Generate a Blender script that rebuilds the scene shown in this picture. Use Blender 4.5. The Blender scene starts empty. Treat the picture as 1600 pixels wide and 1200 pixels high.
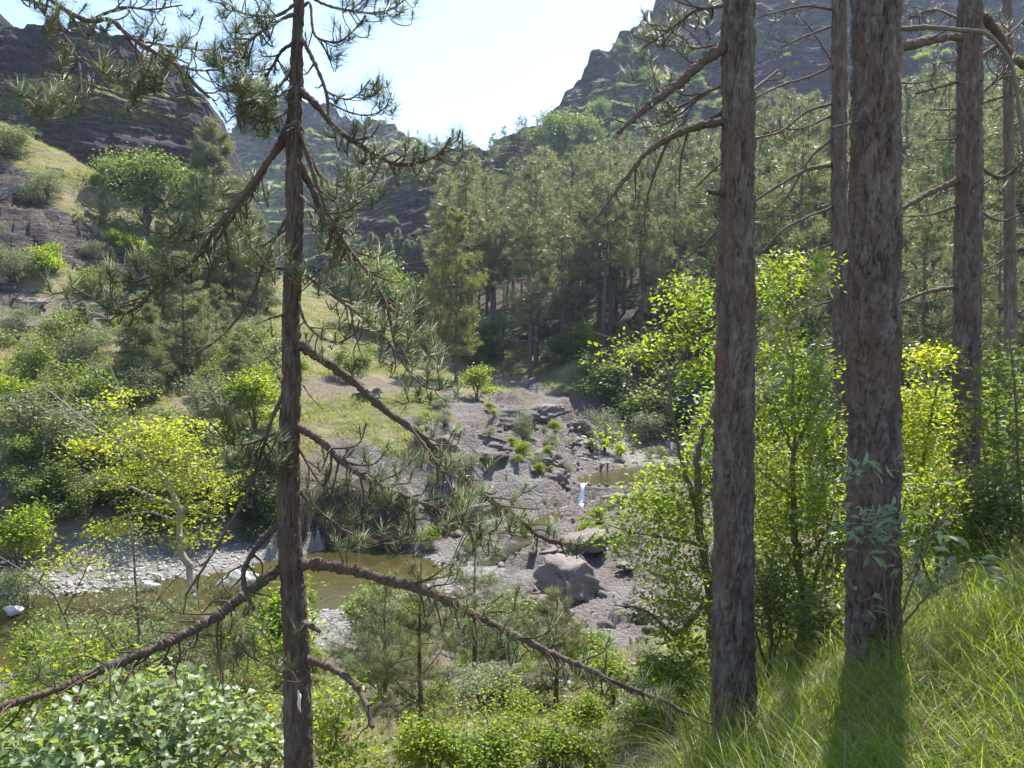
import bpy, bmesh, math, random
import numpy as np
from mathutils import Vector, Matrix

R = math.radians
random.seed(7)
rng = np.random.default_rng(7)
scene = bpy.context.scene
col = scene.collection

# ------------------------------------------------------------------ camera
CAM = np.array([0.0, 0.0, 7.0]); PITCH = R(-2.0); F = 1202.0
cd = bpy.data.cameras.new('camera'); cam = bpy.data.objects.new('camera', cd); col.objects.link(cam)
cam.location = CAM; cam.rotation_euler = (R(90) + PITCH, 0, 0)
cd.sensor_width = 36.0; cd.lens = 36.0 * F / 1600.0; cd.clip_start = 0.05; cd.clip_end = 3000
scene.camera = cam

# ------------------------------------------------------------------ sky, sun, exposure
SUN_EL, SUN_AZ = R(58), R(25)          # azimuth measured from +Y towards +X
w = bpy.data.worlds.new('World'); scene.world = w; w.use_nodes = True
wn = w.node_tree.nodes; wl = w.node_tree.links
sky = wn.new('ShaderNodeTexSky'); sky.sky_type = 'NISHITA'; sky.sun_disc = False
sky.sun_elevation = SUN_EL; sky.sun_rotation = SUN_AZ
sky.altitude = 500; sky.air_density = 1.0; sky.dust_density = 0.7; sky.ozone_density = 1.0
wl.new(sky.outputs[0], wn['Background'].inputs[0]); wn['Background'].inputs[1].default_value = 0.13
sd_ = bpy.data.lights.new('sun', 'SUN'); sun = bpy.data.objects.new('sun', sd_); col.objects.link(sun)
sd_.energy = 5.0; sd_.angle = R(0.53); sd_.color = (1.0, 0.95, 0.86)
SUND = Vector((math.sin(SUN_AZ) * math.cos(SUN_EL), math.cos(SUN_AZ) * math.cos(SUN_EL), math.sin(SUN_EL)))
sun.rotation_euler = SUND.to_track_quat('Z', 'Y').to_euler(); sun.location = (10, 10, 60)
vs = scene.view_settings; vs.view_transform = 'Standard'; vs.look = 'None'; vs.gamma = 1.0
vs.exposure = 1.4; vs.use_curve_mapping = False
scene.cycles.volume_bounces = 0; scene.cycles.max_bounces = 5; scene.cycles.diffuse_bounces = 3; scene.cycles.glossy_bounces = 2; scene.cycles.transparent_max_bounces = 8

# ------------------------------------------------------------------ helpers: pixels to points, noise
CP, SP = math.cos(PITCH), math.sin(PITCH)
def P(px, py, Y):
    px = np.asarray(px, float); py = np.asarray(py, float); Y = np.asarray(Y, float)
    a = (px - 800) / F; b = -(py - 600) / F
    dy = CP - b * SP; dz = SP + b * CP; t = Y / dy
    return np.stack(np.broadcast_arrays(CAM[0] + t * a, CAM[1] + t * dy, CAM[2] + t * dz), -1)
def Pz(px, py, z):                       # the point of that ray at height z
    a = (px - 800) / F; b = -(py - 600) / F
    dy = CP - b * SP; dz = SP + b * CP; t = (z - CAM[2]) / dz
    return (CAM[0] + t * a, CAM[1] + t * dy)

def _h(ix, iy, iz, s):
    n = (ix * 374761393 + iy * 668265263 + iz * 2147483647 + s * 1274126177) & 0xFFFFFFFF
    n = ((n ^ (n >> 13)) * 1274126177) & 0xFFFFFFFF
    n = ((n ^ (n >> 16)) * 2246822519) & 0xFFFFFFFF
    return ((n ^ (n >> 15)) & 0xFFFFFF) / float(0xFFFFFF)
def noise(x, y, z=0.0, s=0):
    x, y, z = np.broadcast_arrays(np.asarray(x, float), np.asarray(y, float), np.asarray(z, float))
    ix = np.floor(x).astype(np.int64); iy = np.floor(y).astype(np.int64); iz = np.floor(z).astype(np.int64)
    fx = x - ix; fy = y - iy; fz = z - iz
    fx = fx * fx * (3 - 2 * fx); fy = fy * fy * (3 - 2 * fy); fz = fz * fz * (3 - 2 * fz)
    r = 0
    for a in (0, 1):
        for b in (0, 1):
            for c in (0, 1):
                r = r + _h(ix + a, iy + b, iz + c, s) * (fx if a else 1 - fx) * (fy if b else 1 - fy) * (fz if c else 1 - fz)
    return r * 2 - 1
def fbm(x, y, z=0.0, s=0, o=4):
    r = 0; a = 1.0; k = 1.0; t = 0
    for i in range(o):
        r = r + a * noise(np.asarray(x) * k, np.asarray(y) * k, np.asarray(z) * k, s + i); t += a; a *= 0.5; k *= 2.03
    return r / t
def sst(a, b, x):
    t = np.clip((x - a) / (b - a), 0, 1); return t * t * (3 - 2 * t)
def unit(v):
    return v / np.maximum(np.linalg.norm(v, axis=-1, keepdims=True), 1e-9)

# ------------------------------------------------------------------ helpers: meshes and things
def mesh(name, V, faces, mat, attrs=None, smooth=False):
    """faces: list of (n,3) / (n,4) index arrays."""
    me = bpy.data.meshes.new(name)
    V = np.asarray(V, np.float32)
    if not isinstance(faces, (list, tuple)): faces = [faces]
    faces = [np.asarray(f, np.int32) for f in faces if len(f)]
    nl = sum(f.size for f in faces); nf = sum(len(f) for f in faces)
    me.vertices.add(len(V)); me.vertices.foreach_set('co', V.ravel())
    me.loops.add(nl); me.loops.foreach_set('vertex_index', np.concatenate([f.ravel() for f in faces]))
    st = []; o = 0
    for f in faces:
        st.append(o + np.arange(len(f), dtype=np.int32) * f.shape[1]); o += f.size
    me.polygons.add(nf); me.polygons.foreach_set('loop_start', np.concatenate(st))
    if smooth: me.polygons.foreach_set('use_smooth', np.ones(nf, bool))
    me.update(calc_edges=True)
    for k, a in (attrs or {}).items():
        a = np.asarray(a, np.float32)
        if a.ndim == 2:
            c = np.ones((len(V), 4), np.float32); c[:, :a.shape[1]] = a
            at = me.attributes.new(k, 'FLOAT_COLOR', 'POINT'); at.data.foreach_set('color', c.ravel())
        else:
            at = me.attributes.new(k, 'FLOAT', 'POINT'); at.data.foreach_set('value', a)
    if mat: me.materials.append(mat)
    return me

class Acc:                                # collects geometry
    def __init__(s): s.V = []; s.T = []; s.Q = []; s.A = []; s.n = 0
    def add(s, V, T=None, Q=None, tint=None):
        V = np.asarray(V, float).reshape(-1, 3)
        if T is not None and len(T): s.T.append(np.asarray(T) + s.n)
        if Q is not None and len(Q): s.Q.append(np.asarray(Q) + s.n)
        s.V.append(V)
        s.A.append(np.zeros(len(V)) if tint is None else np.broadcast_to(np.asarray(tint, float), (len(V),)))
        s.n += len(V)
    def get(s):
        f = []
        if s.T: f.append(np.concatenate(s.T))
        if s.Q: f.append(np.concatenate(s.Q))
        return np.concatenate(s.V), f, np.concatenate(s.A)

def tag(o, label=None, cat=None, group=None, kind=None):
    if label: o['label'] = label
    if cat: o['category'] = cat
    if group: o['group'] = group
    if kind: o['kind'] = kind
    return o
def link(name, me, loc=(0, 0, 0), parent=None):
    o = bpy.data.objects.new(name, me); col.objects.link(o); o.location = tuple(float(c) for c in loc); o.parent = parent
    return o
class Thing:
    def __init__(s, name, label, cat, base, group=None):
        s.base = np.asarray(base, float); s.o = link(name, None, s.base); s.o.empty_display_size = 0.2
        tag(s.o, label, cat, group)
    def part(s, name, acc, mat, parent=None, smooth=False, kind=None, extra=None, label=None):
        if isinstance(acc, Acc):
            if not acc.n: return None
            V, f, A = acc.get(); at = {'tint': A}
        else:
            V, f, at = acc
        if extra: at.update(extra)
        o = link(name, mesh(name, V - s.base, f, mat, at, smooth), parent=parent or s.o)
        if kind: o['kind'] = kind
        if label: o['label'] = label
        return o
def solo(name, acc, mat, label, cat, base, group=None, kind=None, smooth=False):
    V, f, A = acc.get(); base = np.asarray(base, float)
    o = link(name, mesh(name, V - base, f, mat, {'tint': A}, smooth), base)
    return tag(o, label, cat, group, kind)
def copy_tree(o, parent=None):
    c = o.copy(); col.objects.link(c); c.parent = parent
    for ch in list(o.children): copy_tree(ch, c)
    return c

def catmull(pts, n):
    pts = np.asarray(pts, float)
    if len(pts) < 3:
        t = np.linspace(0, 1, n)[:, None]; return pts[0] * (1 - t) + pts[-1] * t
    q = np.vstack([2 * pts[0] - pts[1], pts, 2 * pts[-1] - pts[-2]])
    d = np.concatenate([[0], np.cumsum(np.linalg.norm(np.diff(pts[:, :3], axis=0), axis=1))])
    tt = np.linspace(0, d[-1], n); out = np.zeros((n, pts.shape[1]))
    k = np.clip(np.searchsorted(d, tt, side='right') - 1, 0, len(pts) - 2)
    u = ((tt - d[k]) / np.maximum(d[k + 1] - d[k], 1e-9))[:, None]
    p0, p1, p2, p3 = q[k], q[k + 1], q[k + 2], q[k + 3]
    return 0.5 * (2 * p1 + (p2 - p0) * u + (2 * p0 - 5 * p1 + 4 * p2 - p3) * u ** 2 + (3 * p1 - p0 - 3 * p2 + p3) * u ** 3)
def tube(acc, pts, rad, k=6, tint=0.0, cap=True, rough=0.0):
    pts = np.asarray(pts, float); n = len(pts); rad = np.broadcast_to(np.asarray(rad, float), (n,))
    T = unit(np.gradient(pts, axis=0))
    ref = np.array([0.31, 0.17, 0.94]) if abs(T[0, 2]) < 0.9 else np.array([1.0, 0.2, 0])
    U = unit(np.cross(T, ref)); W = np.cross(T, U)
    a = np.arange(k) * 2 * math.pi / k
    rr_ = rad[:, None] * (1 + rough * rng.normal(size=(n, k)).clip(-1.6, 1.6)) if rough else np.repeat(rad[:, None], k, 1)
    V = pts[:, None] + rr_[:, :, None] * (U[:, None] * np.cos(a)[None, :, None] + W[:, None] * np.sin(a)[None, :, None])
    i = np.arange(n - 1)[:, None] * k; j = np.arange(k)[None]; j2 = (j + 1) % k
    Q = np.stack([i + j, i + j2, i + k + j2, i + k + j], -1).reshape(-1, 4)
    V = V.reshape(-1, 3); Tt = None
    if cap:
        V = np.vstack([V, pts[-1] + T[-1] * rad[-1]]); m = n * k; b = (n - 1) * k
        Tt = np.stack([b + np.arange(k), b + (np.arange(k) + 1) % k, np.full(k, m)], -1)
    acc.add(V, Tt, Q, tint)

def rdir(n, r=rng):
    return unit(r.normal(size=(n, 3)))
def perp(D, r=rng):
    q = rdir(len(D), r); q = q - D * (q * D).sum(1, keepdims=True); return unit(q)
def needles(acc, Pt, D, per, length, width, amin=12, amax=75, shoot=0.06, tri=False):
    """bundles of pine needles at the points Pt, each round the axis D"""
    Pt = np.asarray(Pt, float); D = unit(np.asarray(D, float)); n = len(Pt)
    if not n: return
    Pr = np.repeat(Pt, per, 0); Dr = np.repeat(D, per, 0); N = len(Pr)
    u = rng.random(N); a = np.radians(amin + (amax - amin) * (1 - u) ** 0.8 + rng.normal(0, 6, N))
    S = perp(Dr); d = Dr * np.cos(a)[:, None] + S * np.sin(a)[:, None]
    d[:, 2] -= 0.06; d = unit(d)
    b = Pr - Dr * (shoot * (1 - u))[:, None]
    L = length * (0.75 + 0.5 * rng.random(N)); tip = b + d * L[:, None]
    e1 = perp(d); e2 = np.cross(d, e1)
    tn = np.repeat(rng.random(n), per) * 0.6 + rng.random(N) * 0.4
    if tri:
        V = np.stack([b - e1 * width / 2, b + e1 * width / 2, tip], 1)
        acc.add(V, np.arange(3 * N).reshape(-1, 3), None, np.repeat(tn, 3))
    else:
        w2 = width * 0.6
        V = np.stack([b + e1 * w2, b - e1 * w2 * 0.5 + e2 * w2 * 0.87, b - e1 * w2 * 0.5 - e2 * w2 * 0.87, tip], 1)
        i = np.arange(N)[:, None] * 4
        T = np.concatenate([i + [0, 1, 3], i + [1, 2, 3], i + [2, 0, 3]])
        acc.add(V, T, None, np.repeat(tn, 4))
def leaves(acc, Pt, N_, L, wd, D=None, fold=0.25, four=False):
    """folded leaves at Pt with normals N_; D is the leaf's own direction"""
    n = len(Pt)
    if not n: return
    N_ = unit(N_)
    d = rdir(n) if D is None else D
    d = d - N_ * (d * N_).sum(1, keepdims=True); d = unit(d); s = np.cross(N_, d)
    L = np.broadcast_to(np.asarray(L, float), (n,)) * (0.7 + 0.6 * rng.random(n)); W = (L * wd)[:, None]; Lc = L[:, None]
    tn = rng.random(n)
    if four:
        V = np.stack([Pt, Pt + d * Lc * .4 + s * W / 2 + N_ * W * fold, Pt + d * Lc * .75 + s * W * .3 + N_ * W * fold * .4,
                      Pt + d * Lc - N_ * Lc * .12, Pt + d * Lc * .75 - s * W * .3 + N_ * W * fold * .4,
                      Pt + d * Lc * .4 - s * W / 2 + N_ * W * fold, Pt + d * Lc * .5], 1)
        i = np.arange(n)[:, None] * 7
        T = np.concatenate([i + [0, 1, 6], i + [1, 2, 6], i + [2, 3, 6], i + [3, 4, 6], i + [4, 5, 6], i + [5, 0, 6]])
        acc.add(V, T, None, np.repeat(tn, 7))
    else:
        V = np.stack([Pt, Pt + d * Lc * .45 + s * W / 2 + N_ * W * fold, Pt + d * Lc, Pt + d * Lc * .45 - s * W / 2 + N_ * W * fold], 1)
        i = np.arange(n)[:, None] * 4
        acc.add(V, np.concatenate([i + [0, 1, 2], i + [0, 2, 3]]), None, np.repeat(tn, 4))

# ------------------------------------------------------------------ materials
class NT:
    def __init__(s, name):
        s.m = bpy.data.materials.new(name); s.m.use_nodes = True; s.t = s.m.node_tree
        s.t.nodes.clear(); s.out = s.t.nodes.new('ShaderNodeOutputMaterial')
    def n(s, typ, **kw):
        x = s.t.nodes.new('ShaderNode' + typ)
        for k, v in kw.items():
            if k[0] == '_': setattr(x, k[1:], v)
        return x
    def l(s, a, b): s.t.links.new(a, b)
    def put(s, sock, v):
        if hasattr(v, 'links') or isinstance(v, bpy.types.NodeSocket): s.l(v, sock)
        else: sock.default_value = v
    def mix(s, f, a, b, mode='MIX'):
        x = s.n('MixRGB', _blend_type=mode)
        for i, v in enumerate((f, a, b)):
            s.put(x.inputs[i], v if not (isinstance(v, tuple) and len(v) == 3) else (*v, 1))
        return x.outputs[0]
    def math(s, op, a, b=0.0, c=None):
        x = s.n('Math', _operation=op); s.put(x.inputs[0], a); s.put(x.inputs[1], b)
        if c is not None: s.put(x.inputs[2], c)
        return x.outputs[0]
    def attr(s, name): return s.n('Attribute', _attribute_name=name)
    def pos(s): return s.n('NewGeometry').outputs['Position']
    def noise(s, scale, detail=4, rough=0.6, vec=None, dist=0.0):
        x = s.n('TexNoise'); x.inputs['Scale'].default_value = scale; x.inputs['Detail'].default_value = detail
        x.inputs['Roughness'].default_value = rough; x.inputs['Distortion'].default_value = dist
        s.l(vec if vec is not None else s.pos(), x.inputs['Vector']); return x.outputs[0]
    def vor(s, scale, vec=None, feat='F1'):
        x = s.n('TexVoronoi', _feature=feat); x.inputs['Scale'].default_value = scale
        s.l(vec if vec is not None else s.pos(), x.inputs['Vector']); return x
    def ramp(s, v, stops):
        x = s.n('ValToRGB'); s.l(v, x.inputs[0]); e = x.color_ramp.elements
        while len(e) < len(stops): e.new(0.5)
        for q, (p, c) in zip(e, stops): q.position = p; q.color = (*c, 1) if isinstance(c, tuple) else (c, c, c, 1)
        return x.outputs[0]
    def scalevec(s, v, sc):
        x = s.n('Mapping'); s.l(v, x.inputs[0]); x.inputs['Scale'].default_value = sc; return x.outputs[0]
    def bump(s, h, strength, dist):
        x = s.n('Bump'); x.inputs['Strength'].default_value = strength; x.inputs['Distance'].default_value = dist
        s.l(h, x.inputs['Height']); return x.outputs[0]
    def pbr(s, colr, rough=0.85, spec=0.3, normal=None):
        x = s.n('BsdfPrincipled'); s.put(x.inputs['Base Color'], colr if not isinstance(colr, tuple) else (*colr, 1))
        s.put(x.inputs['Roughness'], rough); x.inputs['Specular IOR Level'].default_value = spec
        if normal is not None: s.l(normal, x.inputs['Normal'])
        return x.outputs[0]
    def done(s, sh): s.l(sh, s.out.inputs['Surface']); return s.m

def leaf_mat(name, ca, cb, ta, tb, trans=0.45, rough=0.45, spec=0.4, objvar=0.0):
    t = NT(name); tint = t.attr('tint').outputs['Fac']
    oi = t.n('ObjectInfo').outputs['Random']
    f = tint
    if objvar: f = t.math('ADD', t.math('MULTIPLY', tint, 1 - objvar), t.math('MULTIPLY', oi, objvar))
    a = t.pbr(t.mix(f, ca, cb), rough, spec)
    b = t.n('BsdfTranslucent'); t.l(t.mix(f, ta, tb), b.inputs[0])
    m = t.n('MixShader'); m.inputs[0].default_value = trans; t.l(a, m.inputs[1]); t.l(b.outputs[0], m.inputs[2])
    return t.done(m.outputs[0])
M = {}
M['needle'] = leaf_mat('pine_needles', (.085, .130, .048), (.20, .25, .10), (.18, .28, .05), (.40, .46, .11), .44, .32, .6)
M['needle_far'] = leaf_mat('forest_needles', (.090, .118, .055), (.205, .220, .105), (.15, .19, .055), (.32, .33, .12), .42, .42, .5, .55)
M['needle_yel'] = leaf_mat('yellowish_pine_needles', (.12, .14, .045), (.22, .22, .075), (.20, .22, .04), (.36, .33, .08), .40, .5, .4)  # lighter, yellower needles of the lone pine and the little pines
M['bud'] = leaf_mat('pine_buds', (.30, .13, .04), (.36, .20, .07), (.3, .13, .04), (.35, .2, .06), .2, .6, .2)
M['leaf_yel'] = leaf_mat('yellow_green_leaves', (.15, .18, .015), (.28, .27, .03), (.42, .50, .02), (.64, .67, .03), .5)
M['leaf_lime'] = leaf_mat('lime_leaves', (.06, .11, .016), (.13, .17, .022), (.25, .42, .02), (.52, .58, .03), .5)
M['leaf_green'] = leaf_mat('green_leaves', (.055, .085, .026), (.115, .145, .045), (.16, .25, .03), (.31, .38, .06), .42, objvar=.3)
M['leaf_sage'] = leaf_mat('sage_leaves', (.10, .17, .055), (.27, .32, .21), (.26, .38, .04), (.44, .50, .10), .42, .34, .5)
M['leaf_silver'] = leaf_mat('silver_leaves', (.15, .20, .11), (.24, .28, .18), (.20, .28, .08), (.34, .38, .14), .34, .4, .3)
M['leaf_willow'] = leaf_mat('willow_leaves', (.15, .18, .09), (.22, .24, .13), (.16, .20, .06), (.24, .28, .10), .35, .5)
M['grass'] = leaf_mat('long_grass', (.06, .12, .012), (.17, .21, .03), (.18, .36, .012), (.54, .58, .03), .52, .4, .4)
M['straw'] = leaf_mat('dry_grass', (.30, .25, .12), (.40, .34, .18), (.30, .24, .1), (.4, .32, .14), .3, .6, .2)
M['meadow'] = leaf_mat('meadow_grass', (.13, .17, .035), (.33, .30, .12), (.26, .34, .03), (.50, .46, .12), .42, .6, .2)

def bark_mat(name, c1, c2, c3, sc=1.0):
    t = NT(name); tint = t.attr('tint').outputs['Fac']; p = t.pos()
    st = t.scalevec(p, (1, 1, .5))
    n1 = t.noise(38 * sc, 5, .65, st); n2 = t.noise(5 * sc, 3, .5, st); n3 = t.noise(170 * sc, 3, .6, p)
    c = t.mix(t.ramp(tint, [(0.15, 0.0), (.85, 1.0)]), c1, c2)
    c = t.mix(t.ramp(n2, [(.45, 0.0), (.62, .7)]), c, c3)
    c = t.mix(t.math('MULTIPLY', n1, .5), c, (.5, .46, .42), 'OVERLAY')
    h = t.math('ADD', n1, t.math('MULTIPLY', n3, .35))
    return t.done(t.pbr(c, .9, .2, t.bump(h, .6, .006)))
M['bark'] = bark_mat('pine_bark', (.060, .042, .035), (.190, .156, .138), (.120, .075, .056))
M['bark_small'] = bark_mat('young_pine_bark', (.062, .042, .034), (.165, .128, .108), (.115, .072, .052), 1.6)
M['twig'] = bark_mat('twig_bark', (.12, .09, .07), (.19, .155, .13), (.14, .11, .085), 2.0)
M['deadwood'] = bark_mat('dead_wood', (.25, .21, .18), (.36, .32, .28), (.28, .22, .18), 2.0)
M['bark_far'] = bark_mat('far_bark', (.085, .072, .070), (.14, .12, .115), (.10, .08, .07), .5)

def ground_mat():
    t = NT('valley_ground'); c = t.attr('cover'); sp = t.n('SeparateColor'); t.l(c.outputs['Color'], sp.inputs[0])
    g, r, v = sp.outputs[0], sp.outputs[1], sp.outputs[2]; ff = c.outputs['Alpha']
    nA = t.noise(.35, 5, .6); nB = t.noise(2.2, 5, .65); nC = t.noise(14, 4, .6); nD = t.noise(60, 3, .6)
    earth = t.mix(nB, (.15, .112, .085), (.29, .235, .18)); earth = t.mix(nC, earth, t.mix(.5, earth, (.36, .31, .24)))
    gr = t.mix(t.ramp(nB, [(.35, 0.0), (.65, 1.0)]), (.10, .125, .03), (.30, .27, .11))
    gr = t.mix(t.ramp(nA, [(.45, 0.0), (.6, .85)]), gr, (.36, .30, .19))
    st = t.scalevec(t.pos(), (.5, .5, 5.0)); nS = t.noise(1.6, 5, .7, st, .6)
    rock = t.mix(t.ramp(nS, [(.3, 0.0), (.7, 1.0)]), (.105, .082, .078), (.31, .26, .245))
    rock = t.mix(t.ramp(nC, [(.4, 0.0), (.75, .8)]), rock, (.36, .31, .295)); rock = t.mix(t.ramp(nA, [(.46, 0.0), (.62, .55)]), rock, (.33, .325, .32)); sx = t.n('SeparateXYZ'); t.l(t.pos(), sx.inputs[0]); lx = t.math('MULTIPLY', sx.outputs[0], -.04); rock = t.mix(t.ramp(lx, [(.55, 0.0), (.8, 1.0)]), rock, t.mix(t.ramp(nS, [(.42, 0.0), (.62, 1.0)]), (.045, .034, .038), (.19, .155, .145))); rock = t.mix(t.ramp(nD, [(.5, 0.0), (.75, .6)]), rock, (.12, .10, .095))
    vo = t.vor(9); gv = t.mix(t.ramp(vo.outputs['Color'], [(0, 0.0), (1, 1.0)]), (.20, .185, .17), (.52, .50, .48))
    gv = t.mix(t.ramp(nB, [(.45, 0.0), (.65, .7)]), gv, (.33, .27, .22))
    def edge(x, k): return t.ramp(t.math('ADD', x, t.math('MULTIPLY', t.math('SUBTRACT', k, .5), .9)), [(.38, 0.0), (.58, 1.0)])
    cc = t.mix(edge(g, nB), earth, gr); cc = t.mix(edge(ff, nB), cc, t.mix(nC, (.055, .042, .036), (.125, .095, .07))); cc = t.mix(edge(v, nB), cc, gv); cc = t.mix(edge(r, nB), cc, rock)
    vb = t.vor(2.6, None, 'DISTANCE_TO_EDGE'); vh = t.ramp(vb.outputs['Distance'], [(.0, 0.0), (.14, 1.0)])
    h = t.math('ADD', t.math('MULTIPLY', nC, .8), t.math('ADD', t.math('MULTIPLY', nD, .3), t.math('ADD', t.math('MULTIPLY', nS, .9), t.math('MULTIPLY', t.math('MULTIPLY', vh, r), .35))))
    return t.done(t.pbr(cc, .92, .2, t.bump(h, 1.0, .3)))
M['ground'] = ground_mat()
def hill_mat(name, rA, rB, gA, gB, sc):
    t = NT(name); g = t.attr('tint').outputs['Fac']; p = t.pos()
    st = t.scalevec(p, (.12, .12, 1.6)); nS = t.noise(.9 * sc, 6, .7, st, .8); nB = t.noise(.30 * sc, 5, .65); nC = t.noise(1.6 * sc, 5, .65); st2 = t.scalevec(p, (.10, .10, 2.6)); nT = t.noise(1.1 * sc, 5, .75, st2, 1.2)
    rock = t.mix(t.ramp(nS, [(.32, 0.0), (.68, 1.0)]), rA, rB)
    rock = t.mix(t.ramp(nC, [(.5, 0.0), (.75, .7)]), rock, (.15, .115, .12)); rock = t.mix(t.ramp(nT, [(.57, 0.0), (.63, .7)]), rock, (.25, .20, .195)); rock = t.mix(t.ramp(nT, [(.34, .85), (.43, 0.0)]), rock, (.035, .028, .035))
    gr = t.mix(t.ramp(nC, [(.35, 0.0), (.65, 1.0)]), gA, gB)
    gr = t.mix(t.ramp(nB, [(.5, 0.0), (.7, .7)]), gr, (.27, .22, .13))
    e = t.ramp(t.math('ADD', g, t.math('MULTIPLY', t.math('SUBTRACT', nC, .5), .9)), [(.42, 0.0), (.58, 1.0)])
    h = t.math('ADD', t.math('ADD', nS, nT), t.math('MULTIPLY', nC, .8))
    return t.done(t.pbr(t.mix(e, rock, gr), .95, .15, t.bump(h, 1.0, .8 / sc)))
M['cliff'] = hill_mat('layered_rock', (.028, .020, .028), (.085, .063, .070), (.12, .16, .035), (.27, .26, .09), 1.0)
M['mount'] = hill_mat('far_layered_rock', (.034, .023, .034), (.092, .066, .076), (.13, .19, .03), (.28, .30, .08), .6)

def stone_mat(name, a, b, c, sc=3.0, veins=False):
    t = NT(name); oi = t.n('ObjectInfo').outputs['Random']; p = t.pos()
    n1 = t.noise(sc * 2.2, 6, .7); n2 = t.noise(sc * 16, 4, .65); tint = t.attr('tint').outputs['Fac']
    k = t.math('FRACT', t.math('ADD', oi, tint))
    cc = t.mix(k, a, b); cc = t.mix(t.ramp(n1, [(.4, 0.0), (.65, .8)]), cc, c); cc = t.mix(t.ramp(n2, [(.45, 0.0), (.65, .75)]), cc, tuple(.4 * q for q in a))
    if veins:
        wv = t.n('TexWave', _wave_type='BANDS', _bands_direction='DIAGONAL'); wv.inputs['Scale'].default_value = 1.6
        wv.inputs['Distortion'].default_value = 9; wv.inputs['Detail'].default_value = 5; wv.inputs['Detail Scale'].default_value = 1.2
        t.l(p, wv.inputs['Vector'])
        cc = t.mix(t.ramp(wv.outputs[0], [(.45, 0.0), (.75, .75)]), cc, veins)
    return t.done(t.pbr(cc, .8, .3, t.bump(t.math('ADD', n1, t.math('MULTIPLY', n2, .5)), .7, .05)))
M['stone'] = stone_mat('river_stone', (.25, .24, .24), (.52, .51, .50), (.40, .37, .35))
M['rock'] = stone_mat('brown_rock', (.12, .093, .086), (.25, .205, .185), (.20, .165, .15), 2.0)
M['boulder'] = stone_mat('banded_boulder', (.52, .52, .53), (.60, .60, .61), (.42, .43, .45), 2.0, (.10, .12, .16))
M['whiterock'] = stone_mat('white_rock', (.62, .61, .60), (.70, .69, .67), (.50, .47, .44), 2.0)

def water_mat(name, tintc):
    t = NT(name); lw = t.n('Fresnel'); lw.inputs[0].default_value = 1.33
    h = t.math('ADD', t.noise(5, 3, .5, t.scalevec(t.pos(), (1, 2.2, 1)), .8), t.math('MULTIPLY', t.noise(1.2, 2, .5), .6))
    nb = t.bump(h, .22, .05); t.l(nb, lw.inputs[1])
    tr = t.n('BsdfTransparent'); tr.inputs[0].default_value = (*tintc, 1)
    gl = t.n('BsdfGlossy'); gl.inputs['Roughness'].default_value = .06; t.l(nb, gl.inputs['Normal'])
    df = t.n('BsdfDiffuse'); df.inputs[0].default_value = (.105, .092, .035, 1)
    m0 = t.n('MixShader'); m0.inputs[0].default_value = .35; t.l(tr.outputs[0], m0.inputs[1]); t.l(df.outputs[0], m0.inputs[2])
    m = t.n('MixShader'); t.l(lw.outputs[0], m.inputs[0]); t.l(m0.outputs[0], m.inputs[1]); t.l(gl.outputs[0], m.inputs[2])
    return t.done(m.outputs[0])
M['water'] = water_mat('stream_water', (.60, .57, .34))
t = NT('foam'); n1 = t.noise(9, 4, .6)
M['foam'] = t.done(t.pbr(t.mix(n1, (.55, .60, .64), (.85, .87, .88)), .35, .5, t.bump(n1, .6, .05)))

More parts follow.
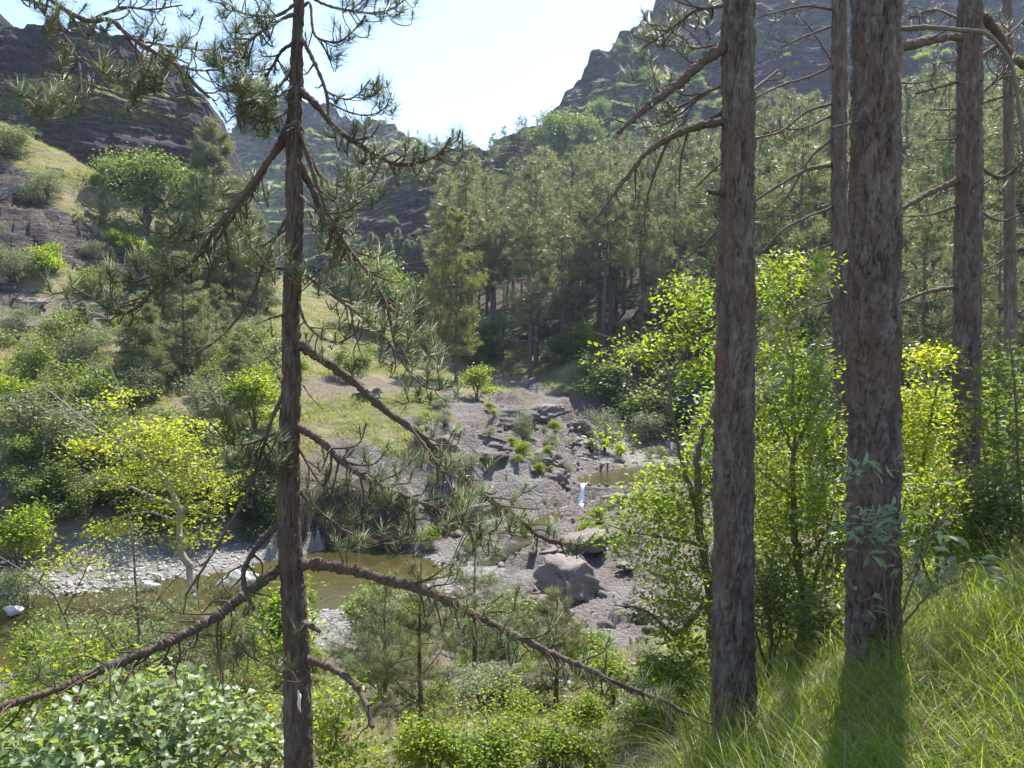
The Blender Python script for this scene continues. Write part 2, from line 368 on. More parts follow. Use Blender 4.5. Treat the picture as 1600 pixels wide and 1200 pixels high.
# ------------------------------------------------------------------ the valley floor
CPT = [  # px, py, depth, cover (g grass, e earth, r rock, v gravel)
 (1148,1190,5.2,'g'),(1365,1030,5.6,'g'),(1505,885,9.5,'g'),(1320,885,12.5,'g'),(1585,850,16,'g'),(1600,960,4.5,'g'),
 (465,1320,4.8,'g'),(200,1320,5.5,'g'),(0,1280,6.5,'g'),(850,1215,6,'e'),(1000,1140,8,'g'),(850,1123,8.5,'g'),(720,1082,11,'e'),
 (600,1100,9.5,'e'),(400,1100,10,'g'),(200,1090,11,'e'),(0,1100,13,'g'),(650,1039,14,'e'),(480,996,17,'v'),(250,1020,16.5,'e'),
 (900,1000,16,'r'),(1100,1000,14,'e'),(1000,920,20,'r'),(900,900,22,'r'),(830,940,19.5,'r'),(1000,830,26,'r'),(850,830,26,'r'),
 (950,795,33,'r'),(890,795,32,'r'),(1150,820,24,'e'),(1250,850,20,'e'),(1400,750,25,'e'),(1580,750,25,'g'),(1250,760,30,'e'),
 (1100,790,30,'r'),(1150,732,38,'e'),(1200,690,45,'e'),(880,735,37,'r'),(850,700,38,'r'),(900,690,42,'r'),(950,702,45,'v'),(1000,706,45,'v'),
 (800,720,34,'r'),(760,690,35,'r'),(780,640,42,'r'),(870,640,48,'r'),(700,700,32,'r'),(640,690,32,'g'),(720,760,31.5,'r'),(780,790,31,'r'),
 (700,800,30,'r'),(650,850,28.5,'r'),(700,900,24,'v'),(760,960,19,'e'),(480,752,29.4,'e'),(560,745,29.6,'r'),(630,750,29.8,'r'),(400,835,28.5,'v'),(300,850,27,'v'),
 (200,875,25,'v'),(100,890,24.3,'v'),(0,870,24,'e'),(50,800,25.5,'e'),(50,700,28,'g'),(100,600,33,'g'),(300,760,28.5,'e'),
 (400,720,30.5,'g'),(450,700,32,'g'),(560,600,42,'e'),(620,640,38,'g'),(450,580,44,'g'),(380,520,50,'g'),(300,600,38,'g'),
 (200,500,45,'e'),(370,450,60,'g'),(300,400,62,'g'),(0,400,45,'r'),(60,345,48.5,'r'),(100,420,46,'g'),(0,300,52,'r'),(30,280,54,'r'),(100,300,56,'g'),(150,330,56,'g'),(60,380,48,'r'),(140,400,50,'r'),(200,300,60,'g'),
 (60,250,59,'g'),(0,190,62,'g'),(100,240,62,'g'),(250,330,64,'g'),(350,420,66,'g'),(-200,400,42,'e'),(-200,150,60,'e'),(-200,700,26,'g'),(-300,900,22,'g'),
 (713,598,52,'g'),(640,590,50,'g'),(550,540,58,'g'),(500,480,70,'g'),(810,603,58,'r'),(810,582,62,'g'),(900,565,58,'g'),(960,600,55,'g'),
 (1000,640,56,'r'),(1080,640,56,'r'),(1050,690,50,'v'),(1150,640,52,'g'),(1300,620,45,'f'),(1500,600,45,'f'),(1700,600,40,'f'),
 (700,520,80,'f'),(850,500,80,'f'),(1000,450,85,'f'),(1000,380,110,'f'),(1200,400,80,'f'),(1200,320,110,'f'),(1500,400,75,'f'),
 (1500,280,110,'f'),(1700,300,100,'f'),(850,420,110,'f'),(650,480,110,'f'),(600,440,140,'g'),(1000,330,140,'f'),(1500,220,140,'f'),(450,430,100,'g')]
WPT = [(0,-4,5.8,'g'),(0,0,5.35,'g'),(-3,0,4.6,'g'),(-8,0,3.2,'g'),(3,0,6.1,'g'),(8,0,7.6,'g'),(-14,4,1.6,'g'),(9,6,6.6,'g'),(16,12,5.5,'g'),(20,25,4.5,'g'),
       (-12,-4,3,'g'),(12,-4,9,'g'),(40,40,9,'g'),(-40,80,16,'e'),(-24,85,10,'g'),(-60,60,26,'e'),(-45,30,10,'g'),(-45,20,4,'g'),(70,70,20,'f'),(90,110,40,'f'),
       (-25,115,12,'g'),(-60,110,22,'g'),(0,145,16,'f'),(-20,8,.9,'g'),(-25,15,.3,'g'),(30,60,8,'f'),(60,30,14,'f')]
cp = np.array([[*P(a, b, c)] for a, b, c, d in CPT] + [[a, b, c] for a, b, c, d in WPT])
ck = [c[3] for c in CPT + WPT]
def _tps(A, B):
    d = np.sqrt(((A[:, None] - B[None]) ** 2).sum(-1)); return d          # biharmonic kernel r
n_ = len(cp); K = np.zeros((n_ + 3, n_ + 3)); K[:n_, :n_] = -_tps(cp[:, :2], cp[:, :2]) - np.eye(n_) * 0.25
K[:n_, n_] = 1; K[:n_, n_ + 1:] = cp[:, :2]; K[n_:, :n_] = K[:n_, n_:].T
_wts = np.linalg.solve(K, np.concatenate([cp[:, 2], [0, 0, 0]]))

def poly_sd(x, y, poly):                  # signed distance, positive inside
    p = np.asarray(poly); q = np.roll(p, -1, 0); d2 = np.full(x.shape, 1e9); ins = np.zeros(x.shape, bool)
    for (ax, ay), (bx, by) in zip(p, q):
        ex, ey = bx - ax, by - ay; wx, wy = x - ax, y - ay
        t_ = np.clip((wx * ex + wy * ey) / (ex * ex + ey * ey + 1e-12), 0, 1)
        d2 = np.minimum(d2, (wx - ex * t_) ** 2 + (wy - ey * t_) ** 2)
        c = ((ay > y) != (by > y)) & (x < (bx - ax) * (y - ay) / ((by - ay) if by != ay else 1e-9) + ax)
        ins ^= c
    return np.where(ins, 1, -1) * np.sqrt(d2)
def zpoly(pts, z): return [Pz(a, b, z) for a, b in pts]
FAR_SHORE = [(-260,945),(-100,935),(0,930),(120,928),(180,918),(240,905),(310,900),(380,886),(440,872),(500,858),(560,854),(620,860),(680,874),(705,892)]
LOWER = zpoly(FAR_SHORE + [(640,925),(600,940),(540,946),(500,956),(440,968),(380,988),(300,1003),(200,1018),(100,1045),(0,1075),(-150,1110),(-300,1130)], 0.0)
UPPER = zpoly([(902,746),(925,738),(960,733),(1010,727),(1060,722),(1110,724),(1140,735),(1100,748),(1040,756),(985,758),(940,758),(910,757)], 1.15)
SOURCE = zpoly([(955,672),(985,665),(1030,662),(1075,668),(1090,682),(1050,690),(1000,688),(965,683)], 1.75)
POOLS = [(LOWER, 0.0), (UPPER, 1.15), (SOURCE, 1.75)]
_fs = np.array([Pz(a, b, 0.0) for a, b in FAR_SHORE])

def cover(x, y):
    wx = x + 1.2 * fbm(x * .4, y * .4, 0, 31, 3); wy = y + 1.6 * fbm(x * .4, y * .4, 5, 37, 3)
    d = ((wx[:, None] - cp[None, :, 0]) ** 2 + (wy[:, None] - cp[None, :, 1]) ** 2)
    wt = 1 / (d + .3) ** 2; wt /= wt.sum(1, keepdims=True)
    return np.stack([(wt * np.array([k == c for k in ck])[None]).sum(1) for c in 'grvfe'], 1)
def ground(x, y, full=False):
    sh = np.shape(x); x = np.ravel(np.asarray(x, float)); y = np.ravel(np.asarray(y, float))
    Z = np.empty_like(x); C = np.empty((len(x), 5))
    for i in range(0, len(x), 40000):
        s = slice(i, i + 40000); a = np.stack([x[s], y[s]], 1)
        Z[s] = -_tps(a, cp[:, :2]) @ _wts[:n_] + _wts[n_] + a @ _wts[n_ + 1:]
        C[s] = cover(x[s], y[s])
    dist = np.hypot(x, y)
    amp = sst(2, 14, dist)
    Z = Z + amp * (.22 * fbm(x * .28, y * .28, 0, 3, 4)) + .05 * fbm(x * 1.4, y * 1.4, 0, 9, 4)
    r = C[:, 1] + .5 * C[:, 4]; big = sst(30, 55, dist)
    rk = sst(.25, .75, r)
    Z = Z + rk * amp * (.62 * np.abs(fbm(x * .55, y * .55, 2, 13, 5)) * 1.6 - .30)
    Z = Z + rk * amp * (.34 * np.abs(fbm(x * 1.5, y * 1.7, 2, 83, 4)) + .12 * fbm(x * 4.2, y * 4.2, 2, 87, 2))
    for stp, kk in ((.55, .75 * (1 - big)), (1.3, .8 * big)):
        wz = Z + .5 * stp * fbm(x * .3, y * .3, 4, 17, 4); q = wz / stp; fl = np.floor(q); fr = q - fl
        Z = Z + rk * kk * ((fl + sst(.55, .95, fr)) * stp - wz)
    # the undercut earth bank beside the lower pool
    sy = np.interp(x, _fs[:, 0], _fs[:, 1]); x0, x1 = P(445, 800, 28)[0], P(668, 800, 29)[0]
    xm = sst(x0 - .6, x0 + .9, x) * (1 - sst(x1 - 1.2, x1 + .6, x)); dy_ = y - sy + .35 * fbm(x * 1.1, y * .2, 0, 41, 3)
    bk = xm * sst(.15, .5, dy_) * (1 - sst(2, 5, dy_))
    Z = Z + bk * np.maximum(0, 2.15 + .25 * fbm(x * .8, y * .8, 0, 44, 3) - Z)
    bank_shade = (xm * sst(-.25, -.05, dy_) * (1 - sst(1.2, 2.2, dy_)))[:, None]; C = C * (1 - bank_shade) + bank_shade * np.array([0, .0, 0, 1.0, 0])  # shade of the bank face painted in, using the dark forest-floor colour
    for poly, wz in POOLS:
        sd = poly_sd(x, y, poly) + (.25 if wz == 0 else .06) * fbm(x * 1.1, y * 1.1, 0, 51, 3)
        ins = wz - .03 - .38 * sst(0, 1.6, sd) + .06 * fbm(x * 2, y * 2, 0, 55, 3)
        outz = np.maximum(Z, wz + .04 + .10 * np.minimum(-sd, 2)) if wz == 0 else np.maximum(Z, wz + .05 * np.minimum(-sd, 1))
        near = sd > -1.2 if wz else sd > -2.5
        Z = np.where(sd > 0, np.minimum(ins, Z * 0 + ins), np.where(near, outz, Z))
        g = sst(-1.2, 0.1, sd)[:, None] * (0.75 if wz == 0 else .4)
        g = g * (1 - .97 * bank_shade)
        C = C * (1 - g) + g * np.array([0, 0, 1, 0, 0])
    Z = Z.reshape(sh)
    return (Z, C) if full else Z

def fan(ncol, nrow):
    a = np.linspace(-1.0, 1.0, ncol); a = (a * .62 + .38 * a ** 3) * 1.25
    s = np.linspace(0, 1, nrow); Y = -7 + (np.exp(s * math.log(166 / 5.0 + 1)) - 1) * 5.0
    X = a[None] * (Y[:, None] + 14); return X, np.repeat(Y[:, None], ncol, 1)
X, Yg = fan(470, 640); Zg, Cg = ground(X, Yg, True)
i, j = np.meshgrid(np.arange(Yg.shape[0] - 1), np.arange(Yg.shape[1] - 1), indexing='ij'); nc = Yg.shape[1]
Q = np.stack([i * nc + j, i * nc + j + 1, (i + 1) * nc + j + 1, (i + 1) * nc + j], -1).reshape(-1, 4)
tag(link('ground', mesh('ground', np.stack([X, Yg, Zg], -1).reshape(-1, 3), Q, M['ground'], {'cover': Cg[:, :4]}, True)), kind='structure')

for nm, (poly, z) in zip(('lower_pool_water', 'upper_pool_water', 'upstream_water'), POOLS):
    c = np.mean(poly, 0); pl = [((np.array(p) - c) * (1 + .5 / max(1, np.hypot(*(np.array(p) - c)))) + c) for p in poly]
    me = bpy.data.meshes.new(nm); bm = bmesh.new(); bm.faces.new([bm.verts.new((p[0], p[1], z)) for p in pl])
    bmesh.ops.triangulate(bm, faces=bm.faces[:]); bm.normal_update()
    for f_ in bm.faces:
        if f_.normal.z < 0: f_.normal_flip()
    bm.to_mesh(me); bm.free(); me.materials.append(M['water']); tag(link(nm, me), kind='structure')

def stream(name, pts, wd, mat):
    q = catmull(pts, 26); tn = unit(np.gradient(q, axis=0)); sd = unit(np.cross(tn, [0, 0, 1])); k = 7; V = []
    for c in range(k):
        u = c / (k - 1) - .5
        V.append(q + sd * (u * wd * (1 + .3 * np.sin(np.arange(26) * .9)))[:, None] + np.array([0, 0, 1]) * (.05 * noise(q[:, 0] * 3 + c, q[:, 1] * 3, 0, 5) - abs(u) * .08)[:, None])
    V = np.stack(V, 1).reshape(-1, 3); a, b = np.meshgrid(np.arange(25), np.arange(k - 1), indexing='ij')
    Qs = np.stack([a * k + b, a * k + b + 1, (a + 1) * k + b + 1, (a + 1) * k + b], -1).reshape(-1, 4)
    tag(link(name, mesh(name, V, Qs, mat, None, True)), kind='structure')

# ------------------------------------------------------------------ hills round the valley
def hill(name, rows, px0, px1, ncol, nrow, mat, steps, rough, gthr, seed, back=40):
    u = np.linspace(px0, px1, ncol)
    L = np.stack([P(u, np.interp(u, [r[0] for r in row], [r[1] for r in row]), np.interp(u, [r[0] for r in row], [r[2] for r in row])) for row in rows])
    v = np.linspace(0, len(rows) - 1, nrow); k = np.clip(v.astype(int), 0, len(rows) - 2); fr = (v - k)[:, None, None]
    S = L[k] * (1 - fr) + L[k + 1] * fr
    sc = S[:, :, 1].mean() / 100.0
    S[:, :, 2] += (rough * 1.2 * fbm(S[:, :, 0] * .05 / sc, S[:, :, 1] * .03 / sc, 0, seed, 4)) * np.linspace(.6, .35, nrow)[:, None]
    S[:, :, 1] += np.sin(np.linspace(0, math.pi, nrow))[:, None] ** .7 * rough * 4.5 * fbm(S[:, :, 0] * .07 / sc, S[:, :, 2] * .02, 4, seed + 41, 4)
    zs = S[-1, :, 2]; qs = zs / (4.2 * sc) + .3 * noise(u * .05, u * 0, 0, seed); S[:, :, 2] += ((np.floor(qs) + sst(.55, 1, qs - np.floor(qs)) - qs) * 4.2 * sc * .8)[None] * np.linspace(0, 1, nrow)[:, None] ** 1.5
    out = S.copy(); tread = np.zeros(S.shape[:2])
    for c in range(ncol):
        z = np.maximum.accumulate(S[:, c, 2] + np.arange(nrow) * 1e-4); out[:, c, 2] = z
        wz = z.copy()
        for st, kk in steps:
            wn_ = 1.0 * st * fbm(S[:, c, 0] * .30 / st, S[:, c, 1] * .25 / st, z * .05, seed + 5, 4); kk = kk * (.55 + .45 * sst(-.35, .25, fbm(S[:, c, 0] * .05 / sc, z * .07 / sc, 7, seed + 61, 3)))
            q = (wz + wn_) / st; fl = np.floor(q); f_ = q - fl
            wz = wz + kk * ((fl + sst(.62, 1.0, f_)) * st - (wz + wn_)) 
        out[:, c, 0] = np.interp(wz, z, S[:, c, 0]); out[:, c, 1] = np.interp(wz, z, S[:, c, 1])
    d = .5 * rough * fbm(out[:, :, 0] * .22 / sc, out[:, :, 2] * .5 / sc, out[:, :, 1] * .05, seed + 9, 5)
    d = d + rough * 1.1 * (.3 - np.abs(fbm(out[:, :, 0] * .30 / sc, out[:, :, 2] * .8 / sc, 2, seed + 71, 4))) + .8 * rough * np.floor(3 * fbm(out[:, :, 0] * .25 / sc, out[:, :, 2] * 1.1 / sc, 5, seed + 77, 3))
    out[:, :, 1] += d * 1.2; out[:, :, 0] += .5 * rough * fbm(out[:, :, 0] * .2, out[:, :, 2] * .6, 3, seed + 19, 4)
    out[:, :, 2] += .22 * rough * fbm(out[:, :, 0] * .5 / sc, out[:, :, 1] * .2 / sc, 0, seed + 29, 4)
    bk = out[-1][None].repeat(3, 0).copy()
    for i_, (dy, dz) in enumerate(((back * .15, -back * .03), (back * .6, -back * .3), (back * 1.6, -back))): bk[i_, :, 1] += dy; bk[i_, :, 2] += dz
    A = np.concatenate([out, bk]); nr = len(A)
    du = np.gradient(A, axis=1); dv = np.gradient(A, axis=0); N = unit(np.cross(du, dv)); nz = np.abs(N[:, :, 2])
    g = sst(gthr - .24, gthr + .20, nz) * (.50 + 1.3 * fbm(A[:, :, 0] * .06 / sc, A[:, :, 2] * .15 / sc, 1, seed + 3, 3)) + .05
    a, b = np.meshgrid(np.arange(nr - 1), np.arange(ncol - 1), indexing='ij')
    Qh = np.stack([a * ncol + b, a * ncol + b + 1, (a + 1) * ncol + b + 1, (a + 1) * ncol + b], -1).reshape(-1, 4)
    o = tag(link(name, mesh(name, A.reshape(-1, 3), Qh, mat, {'tint': g.ravel()}, False)), kind='structure')
    return u, A
HILLS = {}
HILLS['left'] = hill('left_cliff_hill',
     [[(-400,420,76),(0,400,80),(330,440,88),(400,470,92)],
      [(-400,250,84),(0,262,88),(200,300,90),(330,330,94),(400,420,96)],
      [(-400,60,96),(0,120,98),(150,140,98),(240,150,100),(300,185,102),(340,235,104),(400,400,110)],
      [(-400,-60,118),(-150,-10,116),(0,28,112),(60,46,112),(100,60,112),(190,68,112),(240,90,112),(275,108,110),(300,138,110),(325,160,108),(342,205,108),(362,300,110),(400,400,115)]],
     -400, 400, 300, 190, M['cliff'], ((6.0, 1.0), (1.6, .9)), 1.0, .62, 101)
HILLS['mid'] = hill('centre_hill',
     [[(520,440,125),(700,430,120),(1100,440,125)],
      [(520,380,150),(640,362,138),(780,365,135),(1100,380,140)],
      [(520,330,168),(640,290,144),(780,290,150),(900,300,150),(1100,300,155)],
      [(520,300,190),(620,258,185),(660,241,180),(700,236,178),(760,231,176),(790,222,176),(840,200,176),(900,170,185),(1100,150,200)]],
     520, 1100, 240, 170, M['cliff'], ((7.0, 1.0), (1.9, .85)), 1.1, .60, 202)
HILLS['right'] = hill('right_mountain',
     [[(780,330,150),(1000,330,150),(1300,330,150),(1900,330,150)],
      [(780,270,175),(870,230,178),(1000,215,178),(1300,230,178),(1900,200,178)],
      [(780,250,200),(868,190,200),(960,110,205),(1060,60,208),(1300,60,212),(1900,40,212)],
      [(780,245,215),(850,200,215),(868,175,215),(880,148,216),(897,138,217),(912,100,220),(926,88,222),(965,60,226),(985,46,228),(1005,26,230),(1018,4,232),(1040,-25,236),(1120,-90,245),(1250,-170,255),(1400,-220,262),(1600,-240,266),(1900,-230,268)]],
     780, 1900, 330, 210, M['mount'], ((10.0, 1.0), (3.0, .85)), 1.5, .58, 303, 60)
HILLS['far'] = hill('far_hill',
     [[(280,460,240),(900,450,240)], [(280,330,290),(600,330,280),(900,330,280)],
      [(280,300,345),(330,232,345),(365,190,342),(385,166,340),(420,149,340),(450,146,340),(480,155,342),(520,168,345),(580,190,350),(640,212,352),(700,228,355),(760,238,358),(830,250,360),(900,262,362)]],
     280, 900, 220, 120, M['mount'], ((14.0, .75), (4.0, .7)), 3.0, .58, 404, 80)

# ------------------------------------------------------------------ stones
def rockmesh(name, seed, sub, flat, mat, rough=.25, tint=0.0):
    bm = bmesh.new(); bmesh.ops.create_icosphere(bm, subdivisions=sub, radius=1.0); r = np.random.default_rng(seed)
    V = np.array([v.co[:] for v in bm.verts]); Fc = np.array([[v.index for v in f.verts] for f in bm.faces]); bm.free()
    for _ in range(22):                   # plane cuts give it facets
        d = unit(r.normal(size=3)); h = .42 + .38 * r.random(); s = V @ d; V = V - np.maximum(s - h, 0)[:, None] * d
    V *= (1 + .5 * rough * fbm(V[:, 0] * 1.7, V[:, 1] * 1.7, V[:, 2] * 1.7 + seed, seed, 4))[:, None]
    if sub > 2:
        V *= (1 + .07 * np.abs(fbm(V[:, 0] * 5, V[:, 1] * 5, V[:, 2] * 9 + seed, seed + 3, 3)) - .05 * sst(.0, .5, fbm(V[:, 0] * 1.2, V[:, 1] * 1.2, V[:, 2] * 7, seed + 8, 2)))[:, None]
    V *= np.array([1.0, .55 + .35 * r.random(), flat])
    return mesh(name, V, Fc, mat, {'tint': np.full(len(V), tint)}, False)
def craggy(name, seed, flat, mat):
    bm = bmesh.new(); bmesh.ops.create_icosphere(bm, subdivisions=4, radius=1.0); r = np.random.default_rng(seed)
    V = np.array([v.co[:] for v in bm.verts]); Fc = np.array([[v.index for v in f.verts] for f in bm.faces]); bm.free()
    for _ in range(9):
        d = unit(r.normal(size=3) * [1, 1, .7]); h = .4 + .3 * r.random(); s = V @ d; V = V - np.maximum(s - h, 0)[:, None] * d
    V *= (1 + .42 * fbm(V[:, 0] * 1.6, V[:, 1] * 1.6, V[:, 2] * 2.2 + seed, seed, 3) + .42 * (.25 - np.abs(fbm(V[:, 0] * 2.6, V[:, 1] * 2.6, V[:, 2] * 4 + seed, seed + 3, 3))) + .16 * fbm(V[:, 0] * 8, V[:, 1] * 8, V[:, 2] * 8, seed + 5, 2))[:, None]
    q = V[:, 2] * 4.5 + .6 * fbm(V[:, 0] * 1.5, V[:, 1] * 1.5, seed, seed + 9, 2); V[:, :2] *= (1 + .16 * (q - np.floor(q)))[:, None]
    V *= np.array([1.0, .6 + .3 * r.random(), flat]); return mesh(name, V, Fc, mat, {'tint': np.full(len(V), .2)})
def put_rock(name, me, px, py, Y, half, label, cat, group=None, sink=.35, rot=None, sc=(1, 1, 1), z=None):
    p = P(px, py, Y); g = float(ground(np.array([p[0]]), np.array([p[1]]))[0]) if z is None else z
    o = link(name, me, (p[0], p[1], g + half * sc[2] * (1 - sink) * .5)); o.scale = tuple(half * s for s in sc)
    o.rotation_euler = rot or (0, 0, random.uniform(0, 6.28)); return tag(o, label, cat, group)
big = [rockmesh('boulder', 11, 4, .75, M['boulder'], .3), rockmesh('white_rock', 12, 3, .45, M['whiterock'], .3), craggy('rock', 13, .6, M['rock']),
       craggy('rock', 14, .45, M['rock']), rockmesh('grey_rock', 15, 3, .7, M['stone'], .25)]
slabs0 = craggy('rock', 68, .6, M['rock'])
def gy(px, py, z): return Pz(px, py, z)[1]
put_rock('boulder', big[0], 372, 935, gy(372, 935, .0), .85, 'large white and blue-grey banded boulder sitting in the lower pool', 'boulder', sink=.1, rot=(.1, .2, .5), z=.1)
put_rock('flat_rock', big[1], 237, 922, gy(237, 922, 0), .42, 'flat white rock at the pool edge below the yellow tree', 'rock', rot=(0, .1, .2), z=0)
put_rock('flat_rock', big[1], 246, 908, gy(246, 908, 0), .3, 'small white rock just behind the flat white rock at the pool edge', 'rock', rot=(.2, .3, 1.4), z=.05)
put_rock('long_rock', big[1], 24, 962, gy(24, 962, 0), .40, 'long white rock lying in the shallow water at the left edge', 'rock', rot=(.1, .15, 1.2), z=.02)
put_rock('grey_rock', big[4], 28, 930, gy(28, 932, 0), .34, 'rounded grey rock on the stones at the far left of the pool', 'rock', z=.1)
put_rock('brown_rock', big[2], 860, 1215, 5.9, .34, 'reddish brown rock in the dry grass at the bottom edge', 'rock', sink=.3, rot=(.1, -.1, .4))
put_rock('pointed_rock', big[2], 1012, 1120, 8.3, .26, 'pointed pale grey rock standing behind the branch tip', 'rock', sink=-.9, rot=(.1, 1.35, .9))
put_rock('pale_rock', big[3], 975, 888, 22.5, .36, 'pale rounded rock on the brown slab left of the middle pine trunk', 'rock')
put_rock('brown_rock', slabs0, 885, 935, 20.5, 1.3, 'dark brown rock mass above the shaded cleft in the stream bed', 'rock', sink=.7, rot=(.15, .1, .3))
put_rock('brown_rock', big[2], 845, 965, 18.5, 1.05, 'undercut brown rock below the shaded cleft in the stream bed', 'rock', sink=.5, rot=(.1, -.15, 2.0))
put_rock('brown_rock', big[3], 60, 755, 26.5, .8, 'broad brown rock half buried in the left bank', 'rock', rot=(.25, 0, .1))
put_rock('brown_rock', big[2], 28, 775, 25.8, .55, 'smaller brown rock at the left edge of the left bank', 'rock', rot=(.1, .1, 1))
put_rock('brown_rock', big[3], 575, 632, 39.0, .9, 'low grey-brown rock in the meadow right of the young pine trunk', 'rock', sink=.6)
slabs = [craggy('flat_rock', 70 + k, .38, M['rock']) for k in range(4)]
put_rock('pale_rock', slabs[0], 868, 768, 34.4, 1.1, 'pale grey slab beside the small waterfall', 'rock', sink=1, rot=(.05, .12, .3))
put_rock('pale_rock', slabs[1], 965, 775, 33.6, 1.5, 'long grey slab with a shaded front below the upper pool', 'rock', sink=.6, rot=(.03, 0, .05), sc=(1.2, .45, .75))
for k, (px, py, Yr, hf, lb) in enumerate(((905, 715, 40.5, 1.5, 'sloping grey slab left of the upper pool'), (850, 715, 37, 1.6, 'long brown slab above the small waterfall'), (770, 705, 34.5, 1.7, 'broad brown slab left of the bright green bush'), (700, 735, 32, 1.5, 'brown slab above the shaded earth bank'),
        (800, 660, 40, 1.8, 'brown slab below the lone yellowish pine'), (760, 790, 30.6, 1.3, 'brown slab at the right end of the pool'), (905, 870, 24, 1.6, 'wide brown slab in the dry part of the stream bed'), (1010, 960, 17.5, 1.2, 'brown slab left of the reddish trunk'), (930, 980, 17.2, 1.1, 'flat brown slab above the yellow-green little pine'), (845, 640, 46, 1.8, 'slab below the dark ledge at the stream head'), (1060, 650, 54, 2.2, 'pale slab on the far shore of the upper stream'))):
    put_rock('flat_rock', slabs[k % 4], px, py, Yr, hf, lb, 'rock', sink=1.0, rot=(.08, .1 - .03 * k, .7 * k), sc=(1, .7, .8))
put_rock('brown_rock', big[2], 905, 662, 46.0, 1.2, 'brown outcrop left of the willow bush', 'rock', sink=.5, rot=(0, 0, .6))
put_rock('dark_ledge', big[3], 812, 592, 59.0, 2.3, 'dark flat rock ledge at the head of the stream below the forest', 'rock', sink=.2, rot=(0, 0, 0), sc=(1, .6, .5))
lr = np.random.default_rng(15)
for k in range(44):
    px, py = lr.uniform(-60, 330), lr.uniform(205, 560); py = max(py, np.interp(px, [0, 100, 250, 350], [215, 265, 350, 440])); Yr = float(np.interp(py, [200, 300, 400, 500, 600], [60, 55, 47, 42, 36])) + lr.uniform(-2, 2)
    put_rock('ledge_rock', slabs[k % 4], px, py, Yr, float(lr.uniform(.4, 1.5)), 'dark layered rock jutting from the grass of the left slope', 'rock', 'rock ledges of the left slope', sink=1.5, rot=(.1, -.2, lr.uniform(-.5, .5)), sc=(1.5, 1.0, 1.3))
# loose brown rocks over the slabs
r_ = np.random.default_rng(5); smalls = [rockmesh('rock', 20 + k, 2, .6, M['rock'], .3) for k in range(4)]
pts = []
while len(pts) < 230:
    px, py = r_.uniform(660, 1130), r_.uniform(640, 1010); Yr = np.interp(py, [640, 700, 760, 830, 900, 1010], [48, 38, 31, 26, 21, 15.5]); pts.append((px, py, Yr))
for px, py, Yr in pts:
    put_rock('loose_rock', smalls[r_.integers(4)], px, py, Yr, float(r_.uniform(.10, .34)), 'small brown rock scattered over the bare slabs along the stream', 'rock', 'loose rocks on the stream bed slabs', sink=.5)
# river stones on the shore: 280 individuals, then a bed of pebbles
cob = [rockmesh('river_stone', 40 + k, 1 if k < 3 else 2, .45, M['stone'], .25) for k in range(5)]
lp = np.array(LOWER); got = 0
while got < 280:
    px = r_.uniform(-60, 450); py = r_.uniform(835, 945); pz = P(px, py, 25); x, y = Pz(px, py, .15)
    s = poly_sd(np.array([x]), np.array([y]), LOWER)[0]
    if not (-1.9 < s < .25): continue
    z = float(ground(np.array([x]), np.array([y]))[0]); sc = float(r_.uniform(.06, .17)) * (1.3 if px < 260 else 1)
    o = link('river_stone', cob[r_.integers(5)], (x, y, max(z, -.05) + sc * .12)); o.scale = (sc, sc, sc); o.rotation_euler = (r_.normal(0, .2), r_.normal(0, .2), r_.uniform(0, 6.3))
    tag(o, 'pale grey river stone on the far shore of the lower pool', 'stone', 'river stones on the pool shore'); got += 1
def scatter_pebbles(name, label, n, fx, lo, hi):
    acc = Acc(); bm = bmesh.new(); bmesh.ops.create_icosphere(bm, subdivisions=1, radius=1); V0 = np.array([v.co[:] for v in bm.verts]); F0 = np.array([[v.index for v in f.verts] for f in bm.faces]); bm.free()
    xy = fx(n); z = ground(xy[:, 0], xy[:, 1]); s = rng.uniform(lo, hi, n) * (1 + (rng.random(n) > .93))
    a = rng.uniform(0, 6.28, n); V = V0[None] * np.array([1, .75, .5]) * (1 + .25 * rng.normal(size=(n, 12, 1)).clip(-1, 1))
    V = V * s[:, None, None]; c, q = np.cos(a)[:, None], np.sin(a)[:, None]
    V = np.stack([V[:, :, 0] * c - V[:, :, 1] * q + xy[:, :1], V[:, :, 0] * q + V[:, :, 1] * c + xy[:, 1:], V[:, :, 2] + (z + s * .1)[:, None]], -1)
    acc.add(V, (F0[None] + 12 * np.arange(n)[:, None, None]).reshape(-1, 3), None, np.repeat(rng.random(n), 12))
    solo(name, acc, M['stone'], label, 'pebbles', (xy[:, 0].mean(), xy[:, 1].mean(), 0), kind='stuff')
def shore_pts(n):
    out = []
    while len(out) < n:
        px = rng.uniform(-100, 720, 4000); py = rng.uniform(840, 1000, 4000); x, y = Pz(px, py, .2)
        s = poly_sd(x, y, LOWER); k = (s > -2.2) & (s < .4); out += list(np.stack([x[k], y[k]], 1))
    return np.array(out[:n])
def upper_pts(n):
    px = rng.uniform(880, 1120, n); py = rng.uniform(690, 735, n); x, y = Pz(px, py, 1.4); return np.stack([x, y], 1)
def slope_pts(n):
    px = rng.uniform(480, 1250, n); Yp = rng.uniform(9, 21, n); return np.stack([(px - 800) / F * Yp, Yp], 1)
scatter_pebbles('shore_pebbles', 'pale grey pebbles along the shore of the lower pool', 2600, shore_pts, .02, .06)
scatter_pebbles('upper_pebbles', 'pale gravel between the slabs beside the upper pool', 700, upper_pts, .04, .12)
scatter_pebbles('bank_pebbles', 'brown and grey pebbles on the bare ground before the stream', 1800, slope_pts, .012, .05)
gz1 = lambda x, y: float(ground(np.array([x]), np.array([y]))[0])
